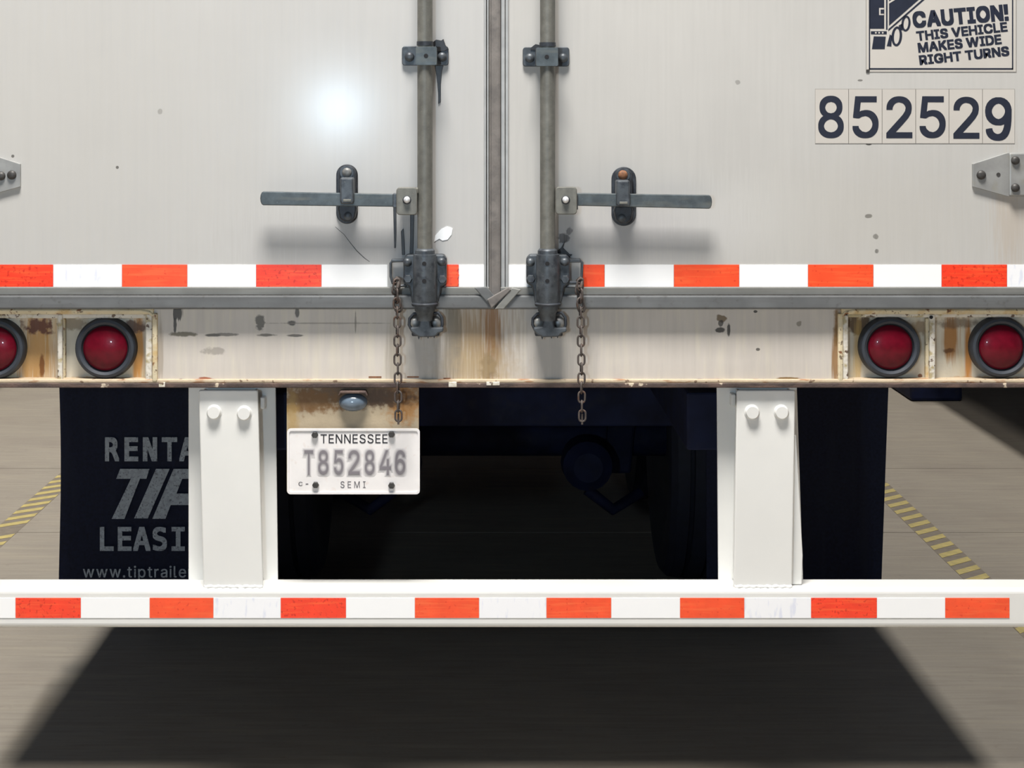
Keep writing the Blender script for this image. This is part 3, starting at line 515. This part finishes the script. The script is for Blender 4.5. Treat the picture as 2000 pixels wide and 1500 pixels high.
# caution decal
mb = MB().pbox(1691, 1985.5, -150, 141.5, -.0005, 0, m=2).pbox(1692.5, 1984, -149, 140, -.0009, -.0004)
q = -.0013
mb.pbox(1697, 1699.5, -140, 136, q, q+.0002, 1).pbox(1976.5, 1979, -140, 136, q, q+.0002, 1).pbox(1697, 1979, 133, 136, q, q+.0002, 1)
for s, px, py, px1, h, rot, bold in (('CAUTION!', 1784, 55.5, 1971, 33, 4.6, .042), ('THIS VEHICLE', 1791, 80.5, 1968.5, 19.5, 6.0, .034), ('MAKES WIDE', 1794, 103.5, 1957, 20, 6.0, .034), ('RIGHT TURNS', 1796.5, 127.5, 1972, 19.5, 6.0, .034)):
    r = math.radians(rot)
    mb.text(s, X(px, q), X(px, q)+S(px1-px)/math.cos(r), Z(py, q), Z(py, q)+S(h), q, bold=bold, m=1, rot=r, piv=(X(px, q), Z(py, q)), track=.35, shear=-.02)
mb.pbox(1699, 1727, -149, 56, q, q+.0003, 1).pbox(1717, 1726.5, 15.5, 29.5, q-.0004, q, 0).pbox(1720, 1727, 18.5, 26.5, q-.0008, q-.0004, 1)
mb.pbox(1730.5, 1733.5, -149, 58, q, q+.0003, 1)
mb.pprism([(1736.5, -80), (1890, -80), (1796, -2), (1736.5, 50)], q, q+.0003, 1)
mb.pprism([(1736.5, 3), (1748, -4), (1748, 0), (1736.5, 7)], q-.0004, q, 0)
mb.pprism([(1735, 57), (1800, 0), (1899, -85), (1903, -85), (1735, 61)], q, q+.0003, 1)
mb.pbox(1701, 1732, 61, 67, q, q+.0003, 1)
for px in (1710.5, 1717, 1724): mb.lathe((X(px, q), q, Z(64, q)), [(S(1.8), 0), (S(1.8), -.0004)], n=10, m=0)
mb.pprism([(1706.5, 71), (1730, 71.5), (1728, 96), (1703, 96)], q, q+.0003, 1)
def ring(cx, cy, rx, ry, w, sk=0):
    n = 28; vs = []; fs = []
    for k in range(n):
        a = 2*math.pi*k/n
        for rr in (0, w):
            vs.append((X(cx+(rx-rr)*math.cos(a)-sk*math.sin(a), q), q, Z(cy+(ry-rr*.9)*math.sin(a), q)))
    for k in range(n): fs.append((2*k, 2*k+1, (2*k+3) % (2*n), (2*k+2) % (2*n)))
    mb.add(vs, fs, 1)
ring(1751.5, 71, 10.5, 19.5, 5, 1); ring(1769.5, 46, 9, 15.5, 4.4, 1)
mb.pprism([(1738, 67), (1742, 70), (1741, 91), (1732, 90)], q, q+.0003, 1)
mb.pprism([(1755, 50), (1762, 46), (1763, 60), (1759, 58)], q, q+.0003, 1)
tag(mb.build('caution_decal', [m_decal, m_ink, m_line], dr), 'white caution decal about wide right turns')
MB().pprism([(1692, 136), (1699, 135), (1698, 142), (1692, 142)], -.0016, 0).build('decal_tear', m_boltdark, dr)

# --- rear sill
SY = .006
sill = MB().pbox(300, 1643, 603, 748, SY, .12).build('rear_sill', m_sill, T, bevel=.002)
MB().pbox(-134, 300, 602, 614, SY-.006, .12).build('sill_flange', m_cream, sill, bevel=.003)
MB().pbox(1643, 2074, 602, 614, SY-.006, .12).build('sill_flange', m_cream, sill, bevel=.003)
MB().pbox(-134, 2074, 741, 749, SY-.008, .12).build('sill_rim', m_rim, sill, bevel=.003)
MB().pbox(-134, 2074, 748.5, 757.5, SY-.010, .13).build('sill_lip', m_lip, sill, bevel=.002)
for p in ((876, 892, 746, 756), (950, 976, 746, 753), (310, 322, 747, 756)):
    MB().pbox(p[0], p[1], p[2], p[3], SY-.0115, SY).build('paint_flake', m_edge, sill, bevel=.001)
for p in ((720, 745, 735, 738), (795, 818, 735, 737.5), (866, 880, 738, 741)):
    MB().pbox(p[0], p[1], p[2], p[3], SY-.0006, SY+.001).build('paint_chip', m_boltrust, sill)
# light pockets
BY = .031
for a, b in ((-134, 303), (1640, 2074)):
    mb = MB().pbox(a, b, 604, 752, BY, BY+.01); mb.build('light_pocket', m_box, sill)
def frame(pts, r, m, name='pocket_frame', y=SY-.004): MB().tube([(X(a, y), y, Z(b, y)) for a, b in pts], r, 10).build(name, m, sill, smooth=60)
def tb(p0, p1, q0, q1, yf, yb2, m, name='pocket_frame', bv=.003): MB().pbox(p0, p1, q0, q1, yf, yb2).build(name, m, sill, bevel=bv)
# left pocket: top return, end post, divider
tb(-134, 292, 613, 622, SY+.004, BY, m_edge); tb(284, 297, 614, 748, SY-.004, BY, m_edge); tb(297, 307, 612, 746, SY-.010, .03, m_cream)
tb(112, 121.5, 614, 757, SY-.002, BY, m_edge, 'pocket_divider'); tb(121.5, 127, 622, 746, .016, BY, m_cream, 'pocket_divider')
frame([(-134, 607), (275, 607), (292, 610), (301, 618), (303, 640), (303, 744)], .0045, m_cream)
# right pocket
tb(1655, 2074, 612, 620, SY+.004, BY, m_edge); tb(1646, 1657, 616, 748, SY-.004, BY, m_edge); tb(1637, 1647, 612, 746, SY-.008, .03, m_cream)
tb(1816, 1827, 614, 757, SY-.002, BY, m_edge, 'pocket_divider'); tb(1808, 1816, 622, 746, .016, BY, m_cream, 'pocket_divider')
frame([(2074, 607), (1668, 607), (1651, 610), (1643, 618), (1641, 640), (1640, 744)], .0045, m_cream)
MB().lathe((X(1819.5, 0), SY-.002, Z(620)), [(S(3.5), 0), (S(3.5), -.0012)], n=14).build('bolt_hole', m_hole, sill)
tb(-134, 300, 741, 749, SY, BY, m_rim, 'pocket_shelf', .002); tb(1643, 2074, 741, 749, SY, BY, m_rim, 'pocket_shelf', .002)
# lamps
for px, py in ((-12.5, 682), (204.5, 681), (1740, 679), (1957, 679)):
    y0 = BY-.028; c = (X(px, y0), BY, Z(py, y0)); r = S(60, y0)
    g = MB().lathe(c, [(r, 0), (r, -.014), (r*.985, -.021), (r*.94, -.027), (r*.86, -.029), (r*.78, -.026), (r*.74, -.018), (r*.73, 0)], n=48).build('tail_light', m_rubber, T, smooth=30)
    R = S(45, y0); prof = [(R*math.cos(a), -.016-.020*math.sin(a)) for a in [k*math.pi/2/9 for k in range(9)]]+[(R*.03, -.036)]
    MB().lathe(c, [(R, 0)]+prof, n=48).build('lens', m_lens, g, smooth=40)
    MB().lathe(c, [(R*1.02, -.010), (R*1.02, -.019), (R*.97, -.021)], n=48).build('lens_rim', m_hole, g, smooth=40)

# cam keepers on the sill, below each housing
def keeper(c):
    k = MB().pprism([(c-12, 604), (c+10, 604), (c+9, 622), (c+12, 640), (c+36, 640), (c+36, 648), (c+26, 651), (c+20, 658), (c-10, 659), (c-22, 653), (c-29, 646), (c-28, 640), (c-12, 638), (c-9, 622)], -.05, -.032).build('cam_keeper', m_lock, sill, bevel=.003)
    y = -.03
    for s, e in ((-1, [(c-10, 612), (c-22, 613), (c-30, 622), (c-31, 634), (c-25, 646), (c-14, 652)]), (1, [(c+10, 612), (c+26, 611), (c+33, 620), (c+34, 634), (c+30, 646), (c+14, 652)])):
        MB().tube([(X(a, y), y, Z(b, y)) for a, b in e], .0036, 8).build('keeper_arm', m_dark, sill, smooth=50)
        cx = c+s*20
        y2 = -.012
        MB().lathe((X(cx, y2), SY, Z(631, y2)), [(S(12), 0), (S(12), -.012), (S(9), -.019), (S(4), -.022)], n=20).build('cam_lobe', m_hinge, sill, smooth=40)
    MB().pbox(c-26, c+28, 645, 657, -.036, SY).build('keeper_foot', m_dark, sill, bevel=.003)
    MB().pbox(c-14, c+12, 598, 612, -.044, -.01).build('keeper_cap', m_lock, sill, bevel=.003)
    for dx, h in ((-12, 664), (6, 662), (18, 661)): MB().pprism([(c+dx-3, 655), (c+dx+3, 655), (c+dx, h)], -.03, -.02).build('grease_drip', m_grease, sill)
keeper(830); keeper(1071)

# --- licence plate and its bracket
PY_ = .0
brk = MB().pbox(560, 818, 752, 960, .014, .018).build('plate_bracket', m_brk, T)
lc = (X(689, 0), .014, Z(787, 0))
mbl = MB()
n = 24; prof = [(1, 0), (1, -.006), (.9, -.014), (.65, -.021), (.3, -.025)]
vs = []; fs = []
for r, t in prof:
    for k in range(n):
        a = 2*math.pi*k/n; vs.append((lc[0]+S(28)*r*math.cos(a), lc[1]+t, lc[2]+S(18)*r*math.sin(a)))
for i in range(len(prof)-1):
    for k in range(n): fs.append((i*n+k, i*n+(k+1) % n, (i+1)*n+(k+1) % n, (i+1)*n+k))
fs.append(tuple((len(prof)-1)*n+k for k in range(n)))
mbl.add(vs, fs); mbl.build('plate_lamp', m_glass, brk, smooth=60)
MB().pprism([(664, 764), (714, 764), (718, 774), (712, 769), (666, 769), (660, 774)], -.012, .014).build('lamp_hood', m_lip, brk, bevel=.002)
lp = MB().prism(prrect(561, 820, 837, 965, 7, PY_), PY_, PY_+.003).build('license_plate', m_plate, T, bevel=.001)
mb = MB(); n = len(prrect(561, 820, 837, 965, 7, 0))
oo = prrect(561, 820, 837, 965, 7, 0); ii = prrect(565, 816, 841, 961, 5, 0)
vs = [(a, -.0002, b) for a, b in oo]+[(a, -.0025, b) for a, b in oo]+[(a, -.0025, b) for a, b in ii]+[(a, -.0002, b) for a, b in ii]
fs = [(j*n+i, j*n+(i+1) % n, ((j+1) % 4)*n+(i+1) % n, ((j+1) % 4)*n+i) for j in range(4) for i in range(n)]
mb.add(vs, fs).build('plate_rim', m_plate, lp, smooth=40)
def letters(par, word, p0, p1, q0, q1, y, m, bold=0, track=1.0, face='s'):      # one object per printed letter, set into the given px box
    V, _ = glyphs(word, bold, track, face); w0 = min(p[0] for p in V); w1 = max(p[0] for p in V); zl = min(p[1] for p in V); zh = max(p[1] for p in V); x = 0
    for ch in word:
        vs, _ = glyph(ch, bold, face); a0 = min(p[0] for p in vs); a1 = max(p[0] for p in vs); b0 = min(p[1] for p in vs); b1 = max(p[1] for p in vs)
        fx = lambda u: p0+(u-w0)/(w1-w0)*(p1-p0); fz = lambda v: q1-(v-zl)/(zh-zl)*(q1-q0)
        MB().ptext(ch, fx(x+w0), fx(x+w0+a1-a0), fz(b1), fz(b0), y, bold=bold, face=face).build('letter', m, par, recalc=False)
        x += a1-a0+.075*track
letters(lp, 'TENNESSEE', 626, 757, 848, 866, -.0006, m_ink2, .004, 1.5)
letters(lp, 'SEMI', 665, 714, 940, 953, -.0006, m_ink3, 0, 4.0)
MB().pbox(597, 602, 944.5, 946, -.0006, 0).build('plate_mark', m_ink3, lp)
MB().ptext('c', 583, 591, 941, 949, -.0006).build('plate_mark', m_ink3, lp)
cells = [('T', 592, 614), ('8', 619, 644), ('5', 650, 673), ('2', 678, 705), ('8', 710, 734), ('4', 739, 766), ('6', 769, 794)]
for ch, a, b in cells:
    mb = MB()
    for j, bo in enumerate((.085, .062, .042, .024, .010, 0)):
        e = (bo-.035)*52
        mb.ptext(ch, a-e+1, b+e-1, 878-e, 928+e, -.0004-.0003*j, bold=bo, m=j)
    mb.build('letter', m_blur, lp, recalc=False)
for px, py in ((614.5, 850), (764.5, 849), (616, 948), (764.5, 949)): bolt(lp, px, py, 6.6, -.0005, .007, m_boltdark, hexa=True, name='screw')

# --- underride guard
GY = .0
bar = MB().pbox(-110, 2050, 1150, 1227, GY, .09).build('guard_bar', m_paint, T, bevel=.011, seg=4)
tape(bar, [(-104, 30, 'w'), (30, 158, 'R'), (158, 292, 'w'), (292, 417, 'r'), (417, 548, 'W'), (548, 676, 'R'), (676, 810, 'w'), (810, 936, 'r'), (936, 1067, 'W'), (1067, 1194, 'r'), (1194, 1328, 'w'), (1328, 1454, 'r'), (1454, 1584, 'W'), (1584, 1713, 'R'), (1713, 1846, 'w'), (1846, 1972, 'r')], 1168, 1207, GY)
def post(plate, ch, bolts, tabs, gusset=None):
    y = .075; (c0, c1, c2, c3) = ch              # channel behind: top left, top right, bottom left, bottom right
    p = MB().pprism([(c0, 740), (c1, 740), (c3, 1142), (c2, 1142)], y, y+.008).build('guard_post', m_paint, T, bevel=.002)
    (a0, a1, b0, b1) = plate
    MB().pprism([(a0, 765), (a0+2, 762), (a1-2, 762), (a1, 765), (b1, 1149), (b0, 1149)], .012, .022).build('face_plate', m_paint, p, bevel=.003)
    for s0, s1 in (((a0+4), (b0+4)), ((a1-10), (b1-10))):
        MB().pprism([(s0, 766), (s0+6, 766), (s1+6, 1141), (s1, 1141)], .022, .078).build('side_web', m_paint, p, bevel=.002)
    for bx, by in bolts:
        c = (X(bx, 0), .012, Z(by, 0)); r = S(13.2)
        MB().lathe(c, [(r*1.12, 0), (r*1.12, -.002), (r, -.003), (r, -.010), (r*.88, -.0125)], n=24).build('bolt', m_paint, p, smooth=35)
    for t0, t1, t2, t3 in tabs: MB().pbox(t0, t1, t2, t3, .045, .078).build('side_tab', m_paint, p, bevel=.003)
    # weld bead along the foot
    MB().tube([(X(plate[2]+1+(plate[3]-plate[2]-2)*k/24, .012), .012+.002*math.sin(k*2.1), Z(1145.5+.7*math.sin(k*1.7), .014)) for k in range(25)], .0045, 6).build('weld_bead', m_paint, p, smooth=60)
    if gusset: MB().pprism(gusset, .03, .075).build('gusset', m_paint, p, bevel=.002)
    return p
post((388, 503.5, 397, 513.5), (368, 538, 368, 543), ((417, 806), (476, 808)), ((508, 517, 776, 799),))
post((1439, 1553.5, 1432.5, 1547), (1400, 1556, 1403, 1569), ((1470, 806), (1527.5, 806)), ((1428, 1437, 770, 795),), [(1545, 850), (1555, 850), (1568, 1085), (1566, 1142), (1545, 1142)])
# --- mud flaps
FY = 1.29
def flap(pl, pr, bl, br, curve):
    n = 14; nx = 10; vs = []; fs = []
    for yy in (0, .009):
        for i in range(n+1):
            t = i/n; py = 735+t*(1155-735)
            for j in range(nx+1):
                u = j/nx; px = (pl+(bl-pl)*t)*(1-u)+(pr+(br-pr)*t)*u+curve*math.sin(t*math.pi*1.3)*(1-u)
                yv = FY+yy+.012*math.sin(u*2.6+.5)*t
                vs.append((X(px, FY), yv, Z(py, FY)))
    w = nx+1; h = (n+1)*w
    for i in range(n):
        for j in range(nx):
            a = i*w+j; fs += [(a, a+1, a+1+w, a+w), (h+a, h+a+w, h+a+1+w, h+a+1)]
    for i in range(n): fs += [(i*w, i*w+w, h+i*w+w, h+i*w), (i*w+nx, h+i*w+nx, h+i*w+w+nx, i*w+w+nx)]
    for j in range(nx): fs += [(j, h+j, h+j+1, j+1), (n*w+j, n*w+j+1, h+n*w+j+1, h+n*w+j)]
    return MB().add(vs, fs).build('mud_flap', m_flap, T, smooth=50)
f1 = flap(115, 528, 116, 528, 3); f2 = flap(1379, 1736, 1381, 1721, 0)
ty = FY-.004
for ch, a, b in (('R', 205, 233), ('E', 243, 270), ('N', 279, 307), ('T', 316, 346), ('A', 350, 382), ('L', 390, 416)):
    MB().ptext(ch, a, b, 854, 901, ty, bold=.028, face='m').build('letter', m_print, f1, recalc=False)
zz = lambda p: [(80+a/3.571, 740+b/3.571) for a, b in p]
MB().pprism(zz([(552, 628), (757, 628), (735, 697), (690, 697), (582, 977), (493, 977), (627, 697), (525, 697)]), ty, ty+.001).build('letter', m_print, f1)
MB().pprism(zz([(802, 628), (897, 628), (745, 973), (650, 973)]), ty, ty+.001).build('letter', m_print, f1)
MB().pprism(zz([(925, 628), (1130, 628), (1165, 690), (1075, 697), (985, 697), (945, 800), (1030, 800), (1077, 700), (1166, 693), (1105, 800), (1070, 880), (905, 880), (868, 976), (777, 976)]), ty, ty+.001).build('letter', m_print, f1)
for ch, a, b in (('L', 195, 222), ('E', 230, 257), ('A', 260, 294), ('S', 298, 326), ('I', 335, 361), ('N', 368, 394), ('G', 402, 430)):
    MB().ptext(ch, a, b, 1029, 1076, ty, bold=.024, face='m').build('letter', m_print, f1, recalc=False)
letters(f1, 'www.tiptrailer', 162, 376, 1105, 1134, ty, m_print, .008, 1.3)
for fp in ((100, 540), (1370, 1745)):
    MB().pbox(fp[0], fp[1], 700, 738, FY-.02, FY+.03).build('flap_hanger', m_under, T, bevel=.004)

# --- running gear and underbody
def beam(name, x0, x1, y0, y1, z0, z1, par=T, bv=.006): return MB().box(x0, x1, y0, y1, z0, z1).build(name, m_under, par, bevel=bv)
beam('slider_crossmember', TC-.62, TC+.62, 1.38, 1.48, Z(833, 1.38), Z(833, 1.38)+.16)
for sx in (-1, 1):
    beam('slider_rail', TC+sx*.5-.04, TC+sx*.5+.04, .2, 5.6, .86, 1.0)
for ay in (2.32, 3.57):
    ax = MB().lathe((TC, ay, .50), [(.045, -1.24), (.045, -1.1), (.072, -1.0), (.072, 1.0), (.045, 1.1), (.045, 1.24)], 'x', 24).build('axle', m_under, T, smooth=40)
    for sx in (-1, 1):
        MB().lathe((TC+sx*.33, ay-.28, .46), [(.05, -.10), (.085, -.07), (.09, 0), (.085, .07), (.05, .10)], 'y', 20).build('brake_chamber', m_under, ax, smooth=40)
        MB().prism([(TC+sx*.45-.05, .38), (TC+sx*.45+.05, .38), (TC+sx*.5+.05, .9), (TC+sx*.5-.05, .9)], ay-.09, ay+.09).build('axle_hanger', m_under, ax, bevel=.01)
        MB().tube([(TC+sx*.33, ay-.3, .37), (TC+sx*.42, ay-.3, .30), (TC+sx*.52, ay-.22, .34)], .02, 8).build('slack_lever', m_under, ax, smooth=50)
        for k in (0, 1):
            x0 = sx*(.60+.33*k)+TC; c = (x0+sx*.14, ay, .50)
            prof = [(.28, -.11), (.33, -.125), (.42, -.14), (.47, -.135), (.492, -.115), (.498, -.075), (.484, -.072), (.484, -.06), (.5, -.057), (.5, -.006), (.486, -.004), (.486, .004), (.5, .006), (.5, .057), (.484, .06), (.484, .072), (.498, .075), (.492, .115), (.47, .135), (.42, .14), (.33, .125), (.28, .11)]
            t = MB().lathe(c, prof, 'x', 48).build('tire', m_tire, T, smooth=35)
            MB().lathe(c, [(.283, -.10), (.27, -.09), (.26, 0), (.27, .09), (.283, .10)], 'x', 32).build('wheel_rim', m_under, t, smooth=40)
L_ = 13.4
for sx in (-1, 1):
    x = TC+sx*TW
    MB().box(min(x, x-sx*.03), max(x, x-sx*.03), .04, L_, 1.20, 3.98).build('side_wall', m_body, T)
    MB().box(min(x+sx*.01, x-sx*.06), max(x+sx*.01, x-sx*.06), .04, L_, 1.06, 1.22).build('side_rail', m_body, T, bevel=.006)
    MB().box(min(x, x-sx*.03), max(x, x-sx*.03), -.01, .05, 1.06, 3.98).build('corner_post', m_body, T)
MB().box(TC-TW, TC+TW, -.01, L_, 3.98, 4.02).build('roof', m_body, T)
MB().box(TC-TW, TC+TW, L_, L_+.04, 1.06, 4.0).build('front_wall', m_body, T)
MB().box(TC-TW+.02, TC+TW-.02, .13, L_, 1.14, 1.2).build('deck', m_deck, T)
for i in range(26): beam('crossmember', TC-TW+.07, TC+TW-.07, .4+i*.5, .45+i*.5, 1.04, 1.14, bv=0)
for sx in (-1, 1):
    lg = beam('landing_leg', TC+sx*.55-.06, TC+sx*.55+.06, 10.4, 10.52, .03, 1.05); MB().box(TC+sx*.55-.13, TC+sx*.55+.13, 10.34, 10.58, 0, .03).build('landing_foot', m_under, lg)

# ------------------------------------------------------------------ chains
def link_mesh(L=.0305, W=.0195, r=.00235):
    pts = []; R = W/2-r; h = L/2-r-R
    for k in range(9): a = math.pi*k/8; pts.append((R*math.cos(a), 0, h+R*math.sin(a)))
    for k in range(9): a = math.pi+math.pi*k/8; pts.append((R*math.cos(a), 0, -h+R*math.sin(a)))
    mb = MB().tube(pts, r, 8, closed=True)
    me = bpy.data.meshes.new('link'); me.from_pydata(mb.v, [], mb.f); me.materials.append(m_chain)
    me.polygons.foreach_set('use_smooth', [True]*len(me.polygons))
    return me
LM = link_mesh()
def chain(px0, px1, label, y=-.052):
    x0, x1 = X(px0, y), X(px1, y); z0, z1 = Z(556, y), Z(812, y)
    c = empty('chain', (x0, y, z0)); tag(c, label, 'chain', 'chains on the door locks')
    n = int((z0-z1)/.0208)
    for i in range(n+1):
        t = i/n; o = bpy.data.objects.new('link', LM); COL.objects.link(o); o.parent = c
        sl = math.atan2(x1-x0, z0-z1)
        o.location = ((x1-x0)*t+random.uniform(-.0004, .0004), random.uniform(-.0005, .0005), (z1-z0)*t)
        o.rotation_euler = (0, 0, (math.pi/2 if i % 2 else 0)+random.uniform(-.25, .25)+(.35 if i < 4 else 0))
    hk = [(px0-4, 556, -.022), (px0-5, 548, -.020), (px0, 543, -.03), (px0+4, 546, -.045), (px0+3, 556, -.052), (px0+1, 562, -.053)]
    MB().tube([(X(a, b2), b2, Z(b, b2)) for a, b, b2 in hk], .0042, 8).build('hook', m_chain, c, smooth=60)
    for j in range(3):       # slack loop doubled up below the hook
        o = bpy.data.objects.new('link', LM); COL.objects.link(o); o.parent = c
        o.location = (-.004+.003*j, .006, -.010-.02*j); o.rotation_euler = (0, .25, .8+j*1.2)
    MB().tube([(X(px1, y), y, Z(a, y)) for a in (808, 816, 829)], [.0022, .0026, .0024], 8).build('pin', m_chain, c, smooth=60)
chain(775, 778, 'rusty chain hanging from the left lock, in front of the licence plate bracket')
chain(1133, 1137, 'rusty chain hanging from the right lock over the dark gap')

# ------------------------------------------------------------------ floor markings
def marking(x, ya, yb2, label, skip=()):
    t = MB().box(x-.052, x+.052, ya, yb2, 0, .0006).build('floor_tape', m_tapegrey); tag(t, label, 'floor marking', 'hazard tapes beside the bay')
    p = .118; k = 0; yy = ya
    while yy < yb2-.14:
        if not any(a < yy < b for a, b in skip):
            pts = [(x-.05, yy), (x+.05, yy+.082), (x+.05, yy+.137), (x-.05, yy+.055)]
            MB().add([(a, b, .0003) for a, b in pts]+[(a, b, .0016) for a, b in pts], [(0, 1, 2, 3), (7, 6, 5, 4)]+[(i, i+4, (i+1) % 4+4, (i+1) % 4) for i in range(4)]).build('stripe', m_yellow, t)
        yy += p
    return t
marking(1.78, -1.006, 3.92, 'yellow striped hazard tape on the floor to the right of the trailer')
marking(-1.90, -1.006, 4.3, 'yellow striped hazard tape on the floor to the left of the trailer', ((2.78, 3.0),))

# ------------------------------------------------------------------ neighbouring trailers (only wheels and shade show under the sill)
def neighbour(cx, y0, label, s):
    t = empty('parked_trailer', (cx, y0, 0)); tag(t, label, 'trailer')
    W = 1.28; Ln = 14
    MB().box(cx-W, cx+W, y0, y0+Ln, 1.15, 3.95).build('body', m_adj, t, bevel=.02)
    for sx in (-1, 1): MB().box(cx+sx*W-.03, cx+sx*W+.03, y0, y0+Ln, 1.0, 1.2).build('side_rail', m_adj, t, bevel=.005)
    MB().box(cx-W, cx+W, y0-.08, y0, .5, .6).build('guard_bar', m_adj, t, bevel=.01)
    for sx in (-1, 1): MB().box(cx+sx*.6-.05, cx+sx*.6+.05, y0-.05, y0, .6, 1.15).build('guard_post', m_adj, t, bevel=.01)
    for ay in (y0+5.4, y0+6.65):
        MB().lathe((cx, ay, .5), [(.07, -1.15), (.07, 1.15)], 'x', 16).build('axle', m_under, t, smooth=40)
        for sx in (-1, 1):
            for k in (0, 1):
                c = (cx+sx*(1.12-.33*k), ay, .5)
                prof = [(.28, -.11), (.42, -.14), (.485, -.13), (.5, -.10), (.5, .10), (.485, .13), (.42, .14), (.28, .11)]
                MB().lathe(c, prof, 'x', 40).build('tire', m_tire, t, smooth=35)
    for sx in (-1, 1):
        lg = MB().box(cx+sx*1.02-.08, cx+sx*1.02+.08, y0+11.6, y0+11.8, .1, 1.15).build('landing_leg', m_under, t, bevel=.01)
        MB().box(cx+sx*1.02-.16, cx+sx*1.02+.16, y0+11.5, y0+11.9, 0, .1).build('landing_foot', m_under, lg, bevel=.01)
    return t
neighbour(3.80, 2.6, 'dark blue trailer parked in the next bay on the right', 1)
neighbour(-4.05, 5.6, 'dark blue trailer parked in the next bay on the left', -1)
tag(MB().box(2.48, 2.78, 6.05, 6.6, 0, .16).build('wheel_chock', m_under, bevel=.02), 'low black block on the floor beside the right-hand parked trailer', 'block')
